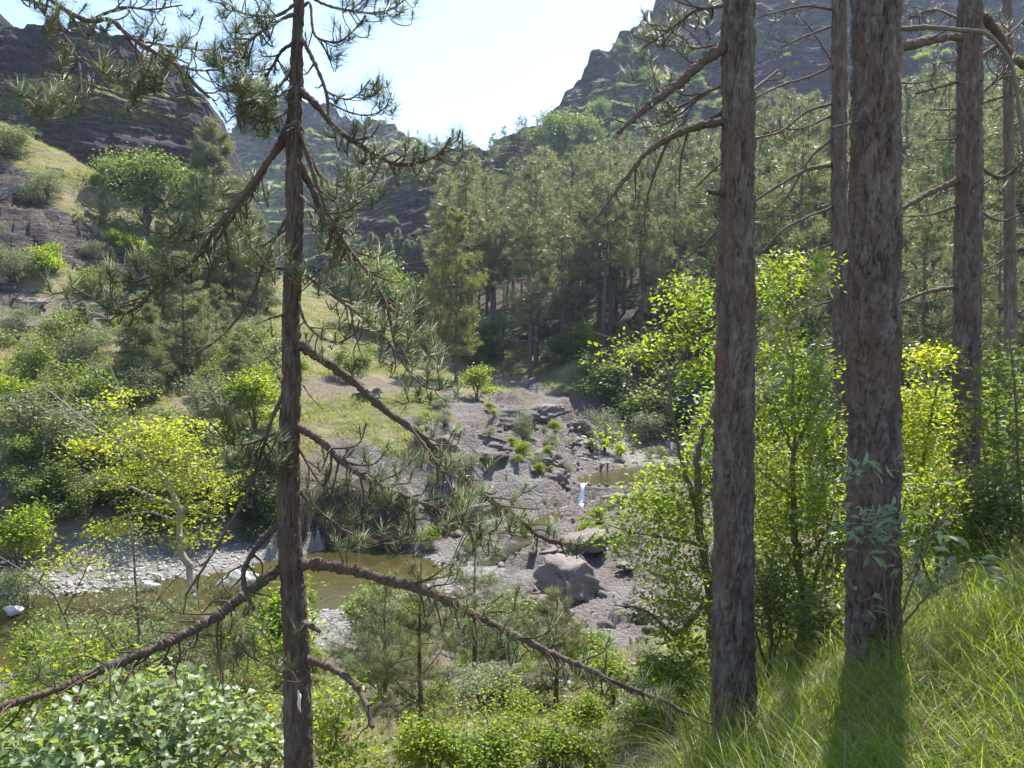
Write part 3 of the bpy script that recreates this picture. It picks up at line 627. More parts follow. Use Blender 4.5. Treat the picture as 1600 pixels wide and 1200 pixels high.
wf = [(3.55, 36.0, 1.16), (3.35, 35.2, 1.17)] + [(3.2 + a, 34.6 - b, 0) for a, b in ((0, 0), (-.05, .5), (-.2, 1.0), (-.5, 1.6), (-1.0, 2.2))]
wf = [(a, b, c if c else gz1(a, b) + .10) for a, b, c in wf]
stream('waterfall', wf, .24, M['foam'])
bx_ = [(1.9, 31.6), (1.4, 29.5), (.9, 27.5), (.2, 25.8), (-.8, 25.2), (-2.2, 25)]
stream('connecting_stream', [(a, b, max(gz1(a, b), 0) + .06) for a, b in bx_], .8, M['water'])

# ------------------------------------------------------------------ near pine trunks with plated bark
def worley(x, y, sx, per):
    """nearest and second distance and the id on a grid that wraps in x with period per cells"""
    ix = np.floor(x).astype(np.int64); iy = np.floor(y).astype(np.int64); d1 = np.full(x.shape, 9.0); d2 = d1.copy(); idr = np.zeros(x.shape)
    for a in (-1, 0, 1):
        for b in (-1, 0, 1):
            cx, cy = ix + a, iy + b; m = np.mod(cx, per)
            qx = cx + .15 + .7 * _h(m, cy, m * 0, sx); qy = cy + .15 + .7 * _h(m, cy, m * 0 + 1, sx)
            d = np.hypot(x - qx, y - qy); n = d < d1
            d2 = np.where(n, d1, np.minimum(d2, d)); idr = np.where(n, _h(m, cy, m * 0 + 2, sx), idr); d1 = np.where(n, d, d1)
    return d1, d2, idr
def trunk_mesh(pts, nth, nz_, depth, cell, seed, ztop_detail):
    """pts: (x,y,z,r) from the foot up"""
    q = catmull(pts, 400); z = q[:, 2]; zz = np.concatenate([np.linspace(z[0], ztop_detail, nz_), np.linspace(ztop_detail, z[-1], 50)[1:]])
    C = np.stack([np.interp(zz, z, q[:, k]) for k in range(4)], 1)
    th = np.arange(nth) * 2 * math.pi / nth; TH, ZZ = np.meshgrid(th, zz); Rr = C[:, 3][:, None]
    per = max(8, int(round(2 * math.pi * C[:, 3].max() / cell)))
    k_ = C[:, 3].max() / cell; ct, st_ = np.cos(TH) * k_, np.sin(TH) * k_; zc_ = ZZ / (cell * 1.8)
    w1 = .9 * fbm(ct * .8, st_ * .8, zc_ * .8, seed + 11, 3)
    lay = fbm(ct + w1, st_ - w1, zc_, seed, 4) * 5.5; lf = np.floor(lay); layer = (lf + sst(.68, 1.0, lay - lf)) / 5.5
    crack = sst(0.0, .085, np.abs(fbm(ct * .75 + w1, st_ * .75, zc_ * .42 + w1, seed + 3, 3)))
    crack2 = sst(0.0, .06, np.abs(fbm(ct * 1.5 + w1, st_ * 1.5 - w1, zc_ * 1.3, seed + 5, 2)))
    idr = _h(lf.astype(np.int64), np.floor(zc_ * .7 + w1).astype(np.int64), np.floor(TH * k_ * .8 + w1).astype(np.int64) % 97, seed); fine = fbm(ct * 7, st_ * 7, ZZ * 30, seed + 7, 3)
    idr = .45 * idr + .55 * (.5 + .9 * fbm(ct * 1.2, st_ * 1.2, zc_ * .8, seed + 21, 3)); id2 = idr
    vis = (1 - sst(ztop_detail - .3, ztop_detail, zz))[:, None] * .9 + .1
    D = depth * vis * (1.1 * layer + .85 * crack + .30 * crack2 + .28 * fine - .9)
    RR = Rr * (1 + .035 * fbm(np.cos(TH), np.sin(TH), ZZ * .7, seed + 2, 2)) + D
    V = np.stack([C[:, 0][:, None] + RR * np.cos(TH), C[:, 1][:, None] + RR * np.sin(TH), ZZ], -1)
    n = len(zz); a, b = np.meshgrid(np.arange(n - 1), np.arange(nth), indexing='ij'); b2 = (b + 1) % nth
    Qt = np.stack([a * nth + b, a * nth + b2, (a + 1) * nth + b2, (a + 1) * nth + b], -1).reshape(-1, 4)
    return V.reshape(-1, 3), [Qt], {'tint': (.9 * idr + .05 + .25 * fine).ravel().clip(0, 1)}
def trunk_pts(tr, Y, foot_drop=.25):
    """traced trunk: (px,py,width px) from the top of the frame down to the foot"""
    p = np.array([[*P(a, b, Y), c / 2 / F * Y] for a, b, c in tr[::-1]])
    return p
def extend(p, top, lean=(0, 0), rt=.05, flare=1.25):
    f = p[0].copy(); f[2] -= .35; f[3] *= flare; q = [f] + list(p); n = 4; last = p[-1]
    for k in range(1, n + 1):
        s = k / n; q.append(np.array([last[0] + lean[0] * s, last[1] + lean[1] * s, last[2] + (top - last[2]) * s, last[3] * (1 - s) + rt * s]))
    return np.array(q)

def branch(th, pts, w0, w1, Y, dY, twigs=0, bare=.3, start=.25, L=(.15, .4), mat='bark_small', per=52, nl=.105, droop=.36, label=None, knots=True, upturn=1.0, tuft_on=0):
    """a traced branch as one part of its tree, needles and buds as its sub-parts"""
    pts = np.array(pts, float); s = np.concatenate([[0], np.cumsum(np.hypot(*np.diff(pts, axis=0).T))]); s /= s[-1]
    q = np.concatenate([P(pts[:, 0], pts[:, 1], Y + dY * s), (w0 + (w1 - w0) * s)[:, None] / 2 / F * (Y + dY * s)[:, None]], 1)
    n = max(24, int(9 * len(pts))); c = catmull(q, n); ac = Acc()
    rad = c[:, 3] * (1 + .13 * rng.normal(size=n).clip(-1.8, 1.8)) if knots else c[:, 3]
    c[:, :3] += rng.normal(size=(n, 3)) * (c[:, 3:4] * .10 if knots else 0)
    fat = w0 > 8 and knots; nf_ = n * 4 if fat else n; cf = np.stack([np.interp(np.linspace(0, 1, nf_), np.linspace(0, 1, n), c[:, e]) for e in range(3)], 1); rf = np.interp(np.linspace(0, 1, nf_), np.linspace(0, 1, n), rad)
    tube(ac, cf, np.maximum(rf, .002), 12 if fat else 7, .5, rough=.16 if fat else .05); T = unit(np.gradient(c[:, :3], axis=0)); tips = []; dirs = []
    for k in range(twigs):
        t_ = start + (1 - start) * (k + rng.random()) / twigs; i_ = min(n - 1, int(t_ * (n - 1)))
        p0 = c[i_, :3]; d = T[i_]; sd = perp(d[None])[0]; sd[2] = sd[2] * .6 - droop * .5; sd = unit(sd)
        l = rng.uniform(*L) * (1.15 - .5 * t_); is_bare = rng.random() < bare
        d1 = unit(d * .55 + sd * .85 + [0, 0, -droop * .35]); d2 = unit(d * .4 + sd * .5 + [0, 0, -.15 * droop + .1]); d3 = unit(d * .25 + sd * .25 + np.array([0, 0, .9 * upturn]))
        if is_bare: d3 = unit(d * .3 + sd * .3 + np.array([0, 0, rng.uniform(-.25, 1.1)]))
        pp = np.array([p0, p0 + d1 * l * .42, p0 + d1 * l * .42 + d2 * l * .36, p0 + d1 * l * .42 + d2 * l * .36 + d3 * l * .34]); pp[1:] += rng.normal(size=(3, 3)) * l * .05
        m = catmull(pp, 9); r0 = min(.0075, c[i_, 3] * .6); tube(ac, m, np.linspace(r0, .0028, 9), 5, .3)
        if not is_bare:
            tips.append(m[-1]); dirs.append(m[-1] - m[-3])
            for _ in range(rng.integers(0, 2)):
                h = m[rng.integers(3, 8)]; dd = unit(d2 * .4 + rdir(1)[0] * .5 + [0, 0, .5]); e = h + dd * l * rng.uniform(.18, .38)
                tube(ac, catmull(np.array([h, (h + e) / 2 + [0, 0, -.012], e]), 5), np.linspace(.004, .0025, 5), 4, .3); tips.append(e); dirs.append(dd + [0, 0, .3])
        elif rng.random() < .5:
            h = m[5]; e = h + unit(rdir(1)[0] + [0, 0, -.3]) * l * .3; tube(ac, np.array([h, (h + e) / 2 + rng.normal(size=3) * .01, e]), [.004, .003, .002], 4, .3)
    for k in range(tuft_on):
        i_ = n - 1 - int(k * n * .04); tips.append(c[i_, :3]); dirs.append(T[i_] + [0, 0, .4])
    br = th.part('branch', ac, M[mat], smooth=not fat, label=label)
    if tips:
        na = Acc(); tips = np.array(tips); dirs = unit(np.array(dirs)); needles(na, tips, dirs, per, nl, .0020, 12, 86)
        th.part('needles', na, M['needle'], parent=br, kind='stuff')
        ba = Acc()
        for p_, d_ in zip(tips, dirs):
            if rng.random() < .55: tube(ba, np.array([p_ - d_ * .01, p_ + d_ * .012, p_ + d_ * .03]), [.0045, .006, .002], 5, rng.random())
        if ba.n: th.part('buds', ba, M['bud'], parent=br, kind='stuff')
    return br

def crown_pine(acc_w, acc_n, base, z0, z1, rmax, nwh, tufts, per, nl, nw, lean=(0, 0), tri=True, dens=1.0, fuzz=.17):
    """whorled branches with needle bundles between heights z0 and z1"""
    tp, td = [], []
    for wv in range(nwh):
        t_ = (wv + rng.random() * .6) / nwh; z = z0 + (z1 - z0) * t_
        prof = (min(1, .45 + t_ * 2.2)) * (1 - t_) ** .75 + .06
        for b in range(rng.integers(3, 6)):
            a = rng.uniform(0, 6.283); l = rmax * prof * (rng.uniform(.65, 1.15) if dens < 2 else rng.uniform(.35, 1.3)); z = z if dens < 2 else z + rng.normal() * .05
            d = np.array([math.cos(a), math.sin(a), 0]); up = .05 + .55 * t_ + rng.normal(0, .08 if dens < 2 else .3)
            p0 = np.array([base[0] + lean[0] * t_, base[1] + lean[1] * t_, z]); p1 = p0 + d * l * .5 + [0, 0, l * .5 * (up - .12)]; p2 = p0 + d * l + [0, 0, l * (up + .06)]
            m = catmull(np.array([p0, p1, p2]), 6)
            if acc_w is not None: tube(acc_w, m, np.linspace(.012 + .014 * l, .006, 6) * (1 if dens < 2 else .35), 4, .4)
            k = max(2, int(tufts * l / rmax * dens)); u = (.28 if dens < 2 else .12) + (.72 if dens < 2 else .88) * rng.random(k) ** .8
            c = np.stack([np.interp(u, np.linspace(0, 1, 6), m[:, e]) for e in range(3)], 1)
            sd = np.cross(d, [0, 0, 1]); off = rng.normal(size=k) * l * fuzz * (1.15 - .6 * u)
            c += sd * off[:, None] + np.stack([0 * u, 0 * u, rng.normal(size=k) * l * (.035 if fuzz < .2 else .11) + .02], 1)
            tp.append(c); td.append(unit(d * .5 + sd * np.sign(off)[:, None] * .35 + np.array([0, 0, .75]) + rng.normal(size=(k, 3)) * .25))
    needles(acc_n, np.concatenate(tp), np.concatenate(td), per, nl, nw, 15, 80, nl * .35, tri)

# trunk A .. E, right half of the picture
TR = {
 'A': dict(Y=5.2, tr=[(1155,-20,44),(1154,100,46),(1153,250,48),(1150,400,52),(1149,550,56),(1147,700,59),(1146,850,60),(1146,1000,63),(1147,1120,66),(1148,1190,70)], top=16.5, det=10.0, n=(140, 520), depth=.024, cell=.055,
      label='reddish brown pine trunk nearest the middle, with a broken branch on its left'),
 'B': dict(Y=5.6, tr=[(1370,-20,66),(1369,100,66),(1368,250,69),(1366,400,72),(1365,550,73),(1365,700,74),(1364,850,76),(1364,960,78),(1365,1040,80)], top=18.5, det=10.2, n=(150, 520), depth=.029, cell=.065,
      label='thickest grey-brown pine trunk, its shadow falling across the grass'),
 'C': dict(Y=9.5, tr=[(1517,-20,32),(1515,150,34),(1514,300,36),(1511,450,37),(1510,600,38),(1508,750,38),(1507,890,42)], top=19.0, det=12.2, n=(110, 420), depth=.028, cell=.065,
      label='straight dark pine trunk right of the thickest trunk, above the grass bank'),
 'D': dict(Y=12.5, tr=[(1312,-20,20),(1311,200,22),(1312,400,24),(1315,550,25),(1317,700,26),(1320,890,28)], top=20.0, det=13.8, n=(80, 340), depth=.026, cell=.07,
      label='slender pine trunk just left of the thickest trunk and farther back'),
 'E': dict(Y=16.0, tr=[(1574,-20,12),(1576,200,14),(1578,400,17),(1580,600,18),(1584,860,20)], top=18.0, det=15.0, n=(60, 240), depth=.012, cell=.07,
      label='thin far pine trunk near the right edge among green leaves')}
TH = {}
for k, (key, d) in enumerate(TR.items()):
    p = trunk_pts(d['tr'], d['Y']); g = gz1(p[0][0], p[0][1]); p[0][2] = min(p[0][2], g + .02)
    e = extend(p, d['top'], (random.uniform(-.2, .2), random.uniform(-.2, .2)))
    th = Thing('pine_tree', d['label'], 'tree', (p[0][0], p[0][1], g), 'pine trunks on the near slope'); TH[key] = th
    th.part('trunk', trunk_mesh(e, *d['n'], d['depth'], d['cell'], 60 + k, d['det']), M['bark'], smooth=True)
    wa, na = Acc(), Acc(); zc = max(d['det'] + .6, 11.0)
    crown_pine(wa, na, e[-1][:3], zc + .4, d['top'] + .3, 2.1, 9, 22, 14, .16, .012)
    cr = th.part('crown', na, M['needle'], kind='stuff'); th.part('branches', wa, M['bark_small'], parent=cr)
BR = {
 'A': [([(1138,68),(1100,95),(1060,130),(1020,160),(985,190),(966,207)],17,7,-.5,3,1,.2,(.15,.3)), ([(1138,190),(1100,195),(1070,205),(1045,216),(1010,240),(985,270),(955,310),(930,343)],12,3,-.3,4,1,.3,(.2,.4)),
       ([(1046,215),(1031,250),(1014,300),(1007,340),(1010,375)],5,2,.1,3,1,.2,(.1,.2)), ([(1074,208),(1064,250),(1061,300)],4,2,.1,2,1,.2,(.1,.2)),
       ([(1135,172),(1110,185),(1092,192)],8,5,.1,0,1,.2,(.1,.2)), ([(1134,302),(1118,301),(1106,298)],9,6,-.2,0,1,0,(.1,.2)), ([(1136,345),(1104,378),(1076,400)],5,2,.3,1,1,.4,(.1,.2)),
       ([(1136,248),(1112,268),(1088,293)],4,2,.3,0,1,.4,(.1,.2)), ([(1140,8),(1085,18),(1045,48),(1003,76)],6,2,.7,16,.15,.15,(.15,.35)), ([(1138,128),(1095,148),(1050,166),(1012,112)],5,2,.8,16,.15,.2,(.15,.32)),
       ([(1138,62),(1090,75),(1040,62),(1008,66)],4,2,.9,12,.15,.2,(.12,.3)), ([(1138,128),(1090,155),(1045,192),(1000,200)],4,2,.7,10,.25,.3,(.12,.3)), ([(1165,150),(1190,130),(1215,110)],5,3,.4,2,1,.2,(.1,.2))],
 'B': [([(1390,47),(1450,43),(1500,47),(1540,53),(1565,75),(1580,100),(1588,140),(1595,190),(1603,260)],8,5,-.7,4,1,.6,(.15,.3)), ([(1390,78),(1440,66),(1480,58),(1500,58)],15,9,.9,2,1,.5,(.1,.3)),
       ([(1345,192),(1320,195),(1300,199)],4,2,-.3,0,1,0,(.1,.2)), ([(1395,128),(1430,130),(1480,122)],3,1,.5,5,.4,.3,(.1,.2))],
 'C': [([(1500,280),(1450,303),(1403,330),(1385,345)],9,6,-.6,2,1,.3,(.2,.3)), ([(1498,320),(1455,335),(1410,338)],5,2,-.3,2,.8,.3,(.2,.3)), ([(1528,20),(1552,42),(1578,85),(1610,110)],14,9,.3,3,1,.4,(.2,.4)),
       ([(1530,262),(1560,277),(1580,270),(1610,240)],7,4,-.3,6,.6,.3,(.2,.4)), ([(1500,448),(1450,456),(1402,474)],8,4,-.4,4,.8,.3,(.2,.4)), ([(1500,126),(1455,140),(1430,146)],5,3,.3,4,.7,.2,(.2,.4)),
       ([(1528,150),(1570,120),(1620,130)],6,3,.6,14,.15,.2,(.3,.6)), ([(1528,90),(1570,60),(1620,10)],6,3,.8,16,.1,.2,(.3,.6)), ([(1500,170),(1470,172),(1455,170)],4,2,.3,1,1,.2,(.1,.2)),
       ([(1498,215),(1475,218),(1462,216)],4,2,.3,1,1,.2,(.1,.2)), ([(1500,30),(1460,15),(1420,30)],5,2,.9,12,.3,.2,(.25,.5)), ([(1530,330),(1565,345),(1610,330)],5,2,.7,8,.4,.2,(.2,.4))],
 'D': [([(1303,102),(1265,120),(1225,132),(1182,152)],5,3,-.6,4,1,.3,(.3,.5)), ([(1302,100),(1270,50),(1245,20)],4,2,.3,5,.8,.3,(.3,.5)), ([(1301,162),(1260,175),(1220,205),(1180,216)],5,3,-.7,6,.7,.3,(.3,.6)),
       ([(1301,180),(1255,200),(1215,203),(1175,218)],4,2,-.5,8,.35,.3,(.3,.6)), ([(1301,258),(1262,265),(1225,285),(1178,314)],7,4,-.5,2,1,.3,(.3,.5)), ([(1301,216),(1268,245),(1240,290),(1216,325)],5,3,-.3,2,1,.3,(.2,.4)),
       ([(1301,324),(1260,340),(1220,362),(1192,393)],5,3,-.3,2,1,.3,(.2,.4)), ([(1303,40),(1250,60),(1200,85)],4,2,-.5,6,.6,.3,(.3,.5)), ([(1301,380),(1260,395),(1235,400)],4,2,.3,4,.6,.2,(.3,.5)), ([(1322,550),(1290,545),(1240,560)],3,2,.3,4,1,.2,(.3,.5)),
       ([(1303,470),(1265,480),(1225,500)],4,2,-.3,3,1,.2,(.2,.5)), ([(1312,830),(1285,815),(1265,818)],4,2,.1,0,1,.2,(.2,.5)), ([(1303,15),(1255,10),(1190,25)],5,2,-.4,10,.3,.2,(.3,.6))],
 'E': [([(1575,260),(1530,290),(1470,300),(1440,340)],5,2,-.8,20,.2,.2,(.4,.8)), ([(1578,330),(1540,340),(1480,345)],4,2,-.6,14,.3,.2,(.4,.8)), ([(1580,400),(1540,420),(1490,430)],4,2,-.5,12,.4,.2,(.4,.7)),
       ([(1576,200),(1600,190),(1650,200)],5,2,.3,14,.2,.2,(.4,.8)), ([(1576,240),(1605,260),(1650,255)],5,2,-.3,14,.2,.2,(.4,.8)), ([(1578,370),(1600,365),(1640,380)],4,2,-.3,8,.5,.2,(.4,.7)), ([(1574,150),(1540,160),(1480,190)],5,2,.5,18,.2,.2,(.4,.9)), ([(1574,60),(1530,90),(1460,100)],5,2,.5,18,.2,.2,(.4,.9))]}
for key, bl in BR.items():
    Yk = TR[key]['Y']
    for (pts, w0, w1, dY, tw, bare, st, L) in bl:
        branch(TH[key], pts, w0, w1, Yk, dY, tw, bare, st, L, mat='twig' if (key == 'B' and w0 == 8) else 'bark_small', per=30, nl=.115 if Yk < 9 else .14)

# ------------------------------------------------------------------ the young pine on the left, traced
YF = 4.8
trF = [(468,-130,8),(467,0,14),(464,70,17),(463,130,20),(460,190,22),(459,250,24),(460,330,26),(458,420,27),(455,500,27),(455,600,30),(452,700,33),(451,800,36),(456,900,38),(463,1000,42),(465,1100,45),(467,1200,48),(467,1290,50)]
pF = trunk_pts([(a, b, c * .93) for a, b, c in trF], YF); gF = gz1(pF[0][0], pF[0][1]); pF[0][2] = gF
hero = Thing('young_pine_tree', 'young pine with drooping branches and needle tufts in front on the left', 'tree', (pF[0][0], pF[0][1], gF))
hero.part('trunk', trunk_mesh(extend(pF, 12.3, (.1, 0), .012, 1.15), 96, 560, .014, .032, 91, 9.8), M['bark_small'], smooth=True)
sc_ = Acc(); q_ = np.array([[*P(466, 1078, YF - .098)], [*P(468, 1090, YF - .112)], [*P(467, 1102, YF - .108)], [*P(470, 1113, YF - .098)]]); tube(sc_, catmull(q_, 9), [.004, .008, .011, .010, .011, .009, .008, .006, .003], 6, .5)
scm = NT('bare_wood'); hero.part('bark_scar', sc_, scm.done(scm.pbr(scm.mix(scm.noise(40), (.62, .58, .52), (.78, .74, .68)), .7, .2)), label='pale bare wood where the bark is torn')
HB = [  # points, w0, w1, depth change, twigs, bare share, start, twig length
 ([(470,15),(484,5),(490,50),(505,63),(530,65),(552,48),(572,25)],6,3,-.3,9,.1,.35,(.10,.25)), ([(472,-15),(510,8),(570,20),(610,15),(635,-3)],6,3,.3,12,.1,.35,(.12,.25)),
 ([(468,55),(490,95),(509,143),(513,180)],9,5,-.2,3,.6,.3,(.08,.15)), ([(510,143),(530,152),(545,155),(562,145),(578,125)],4,2,-.3,6,.1,.4,(.08,.16)), ([(513,160),(545,175),(575,180),(600,170),(612,145)],4,2,.1,8,.1,.4,(.08,.18)),
 ([(468,138),(495,165),(525,200),(560,225),(590,242),(622,257),(668,250),(690,236),(704,215)],13,4,-.4,22,.08,.35,(.10,.24)), ([(470,198),(480,232),(500,275),(530,290),(570,290),(590,265),(592,240)],8,4,.4,14,.15,.3,(.10,.25)),
 ([(466,250),(490,300),(507,345),(540,395),(580,440),(603,473),(627,500),(650,527),(670,552),(684,575)],13,4,.5,24,.35,.15,(.12,.30)), ([(468,205),(500,300),(520,350),(550,395),(585,440),(605,480),(618,540),(640,580)],10,4,-.3,20,.3,.2,(.12,.3)),
 ([(464,420),(510,455),(563,493),(590,517),(620,550),(640,583),(670,607),(707,603)],7,3,-.5,16,.45,.3,(.12,.28)), ([(466,470),(480,508),(520,535),(553,522),(562,500)],6,3,-.5,9,.2,.2,(.1,.22)),
 ([(462,395),(490,425),(520,460),(555,475)],6,3,-.7,12,.1,.2,(.1,.22)), ([(458,435),(440,420),(415,410),(400,395)],5,3,-.6,9,.05,.2,(.1,.22)), ([(462,300),(500,330),(540,330),(570,310)],6,3,-.5,12,.1,.25,(.1,.25)),
 ([(462,535),(500,560),(550,595),(600,640),(650,675),(700,720),(750,770),(800,802),(850,842),(905,852)],18,6,.6,40,.25,.4,(.12,.30)), ([(462,665),(500,688),(530,718),(565,742),(620,770),(700,802),(770,835)],15,4,-.5,42,.25,.18,(.12,.32)),
 ([(640,665),(690,735),(715,790),(740,850)],7,3,-.4,14,.4,.2,(.12,.3)), ([(470,880),(530,886),(600,905),(680,930),(740,960),(800,990),(860,1020),(920,1046),(980,1075),(1040,1096),(1068,1116)],22,6,-.2,40,.5,.25,(.16,.36)),
 ([(474,1028),(520,1045),(550,1065),(570,1095),(582,1136)],15,8,-.7,2,1,.7,(.1,.2)), ([(472,972),(485,978),(498,986)],10,7,-.3,0,1,.2,(.1,.2)), ([(462,690),(490,740),(520,780),(540,800)],6,3,-.3,8,.3,.2,(.12,.26)),
 ([(466,20),(440,30),(405,52),(375,75),(352,100)],8,3,-.4,18,.1,.25,(.10,.24)), ([(464,5),(430,25),(385,22),(352,8)],7,3,.4,14,.1,.3,(.10,.24)), ([(462,65),(440,80),(425,105),(405,130),(380,128)],7,3,.3,16,.1,.3,(.1,.24)),
 ([(462,100),(432,140),(402,152),(375,140),(362,120)],7,3,-.2,14,.1,.3,(.1,.22)), ([(460,130),(436,150),(400,160),(370,175)],6,3,-.5,12,.15,.3,(.1,.22)), ([(458,165),(440,180),(415,190),(385,180),(372,165)],6,3,-.4,12,.15,.3,(.1,.22)),
 ([(455,188),(430,235),(405,272),(380,305),(350,342),(312,395),(290,420),(250,442),(215,480),(180,490),(150,470),(112,448)],12,4,-.5,30,.3,.32,(.12,.3)), ([(455,212),(422,250),(398,292),(370,330),(335,380)],10,5,.3,14,.25,.3,(.12,.3)),
 ([(340,360),(310,350),(280,365),(262,350)],5,3,-.4,9,.1,.2,(.1,.24)), ([(300,410),(270,400),(240,430),(205,440)],5,3,-.5,9,.2,.2,(.1,.24)), ([(455,330),(430,372),(410,420),(393,462),(352,520),(300,555),(240,574)],7,3,-.3,2,1,.5,(.1,.2)),
 ([(455,352),(425,375),(395,395)],5,3,.5,6,.4,.3,(.1,.2)), ([(452,490),(425,497),(400,506)],4,2,-.2,1,1,.3,(.1,.2)), ([(450,600),(425,655),(411,700),(386,770),(335,860),(290,930)],9,4,-.4,9,.8,.25,(.12,.28)),
 ([(450,668),(400,690),(360,692),(328,660)],7,3,-.5,16,.3,.3,(.12,.26)), ([(446,640),(430,690),(410,720),(370,740)],6,3,-.4,12,.4,.3,(.12,.26)), ([(446,812),(410,842),(390,872),(380,895),(384,925),(396,952)],13,7,-.3,6,.9,.4,(.15,.3)),
 ([(450,882),(400,915),(350,955),(300,985),(250,1010),(200,1030),(150,1050),(80,1080),(0,1105),(-60,1122)],20,13,-.9,24,.75,.2,(.18,.40)), ([(396,950),(380,980),(385,1020),(430,1040),(420,1000)],6,2,-.6,12,.55,.2,(.15,.35)),
 ([(470,770),(500,800),(540,830),(600,850),(640,840)],7,3,.3,16,.2,.25,(.12,.3)), ([(450,560),(440,590),(435,610)],5,2,-.3,0,1,.2,(.1,.2)), ([(472,600),(490,625),(505,640)],3,2,-.4,0,1,.2,(.1,.2))]
for (pts, w0, w1, dY, tw, bare, st, L) in HB:
    branch(hero, pts, w0 * .82, w1 * .85, YF, dY, int(tw * 1.4), bare * .9, st, (L[0], L[1] * 1.12), per=38, nl=.108)

# branch of another pine reaching in at the top left corner
gx, gyy = -6.4, 4.4; gg = gz1(gx, gyy)
lp_ = Thing('pine_tree', 'pine reaching in at the top left corner with dark drooping twigs', 'tree', (gx, gyy, gg))
ac = Acc(); tube(ac, catmull(np.array([[gx, gyy, gg - .3], [gx + .05, gyy, 6], [gx, gyy, 10], [gx, gyy + .1, 14]]), 24), np.linspace(.17, .05, 24), 14, .5); lp_.part('trunk', ac, M['bark'], smooth=True)
for (pts, w0, w1, dY, tw, bare, st, L) in [
 ([(-930,-120),(-400,-90),(-100,-60),(40,-22),(100,15),(140,33),(172,30),(200,55),(232,76),(280,105),(308,135),(326,152)],16,5,-.3,26,.35,.72,(.12,.3)), ([(40,-10),(70,20),(100,55),(118,85),(126,125),(128,178)],7,4,-.4,12,.25,.35,(.12,.28)),
 ([(195,58),(250,70),(300,76),(345,88),(385,112)],5,2,.3,14,.25,.2,(.1,.25)), ([(138,33),(190,12),(235,15),(285,8)],5,2,-.2,12,.3,.2,(.1,.25)), ([(230,76),(230,115),(222,140),(200,160)],5,2,-.2,12,.1,.35,(.1,.25)),
 ([(128,90),(160,105),(180,120)],4,2,-.4,7,.1,.3,(.1,.2)), ([(0,-10),(60,5),(90,20),(75,60),(72,85)],5,2,-.3,6,.6,.4,(.1,.2)), ([(280,105),(310,110),(340,110),(370,120)],4,2,-.2,8,.3,.2,(.1,.2)), ([(128,170),(100,162),(60,165),(45,150)],4,2,-.2,12,.05,.1,(.08,.16))]:
    branch(lp_, pts, w0, w1, 4.4, dY, tw, bare, st, L, per=34, nl=.108)

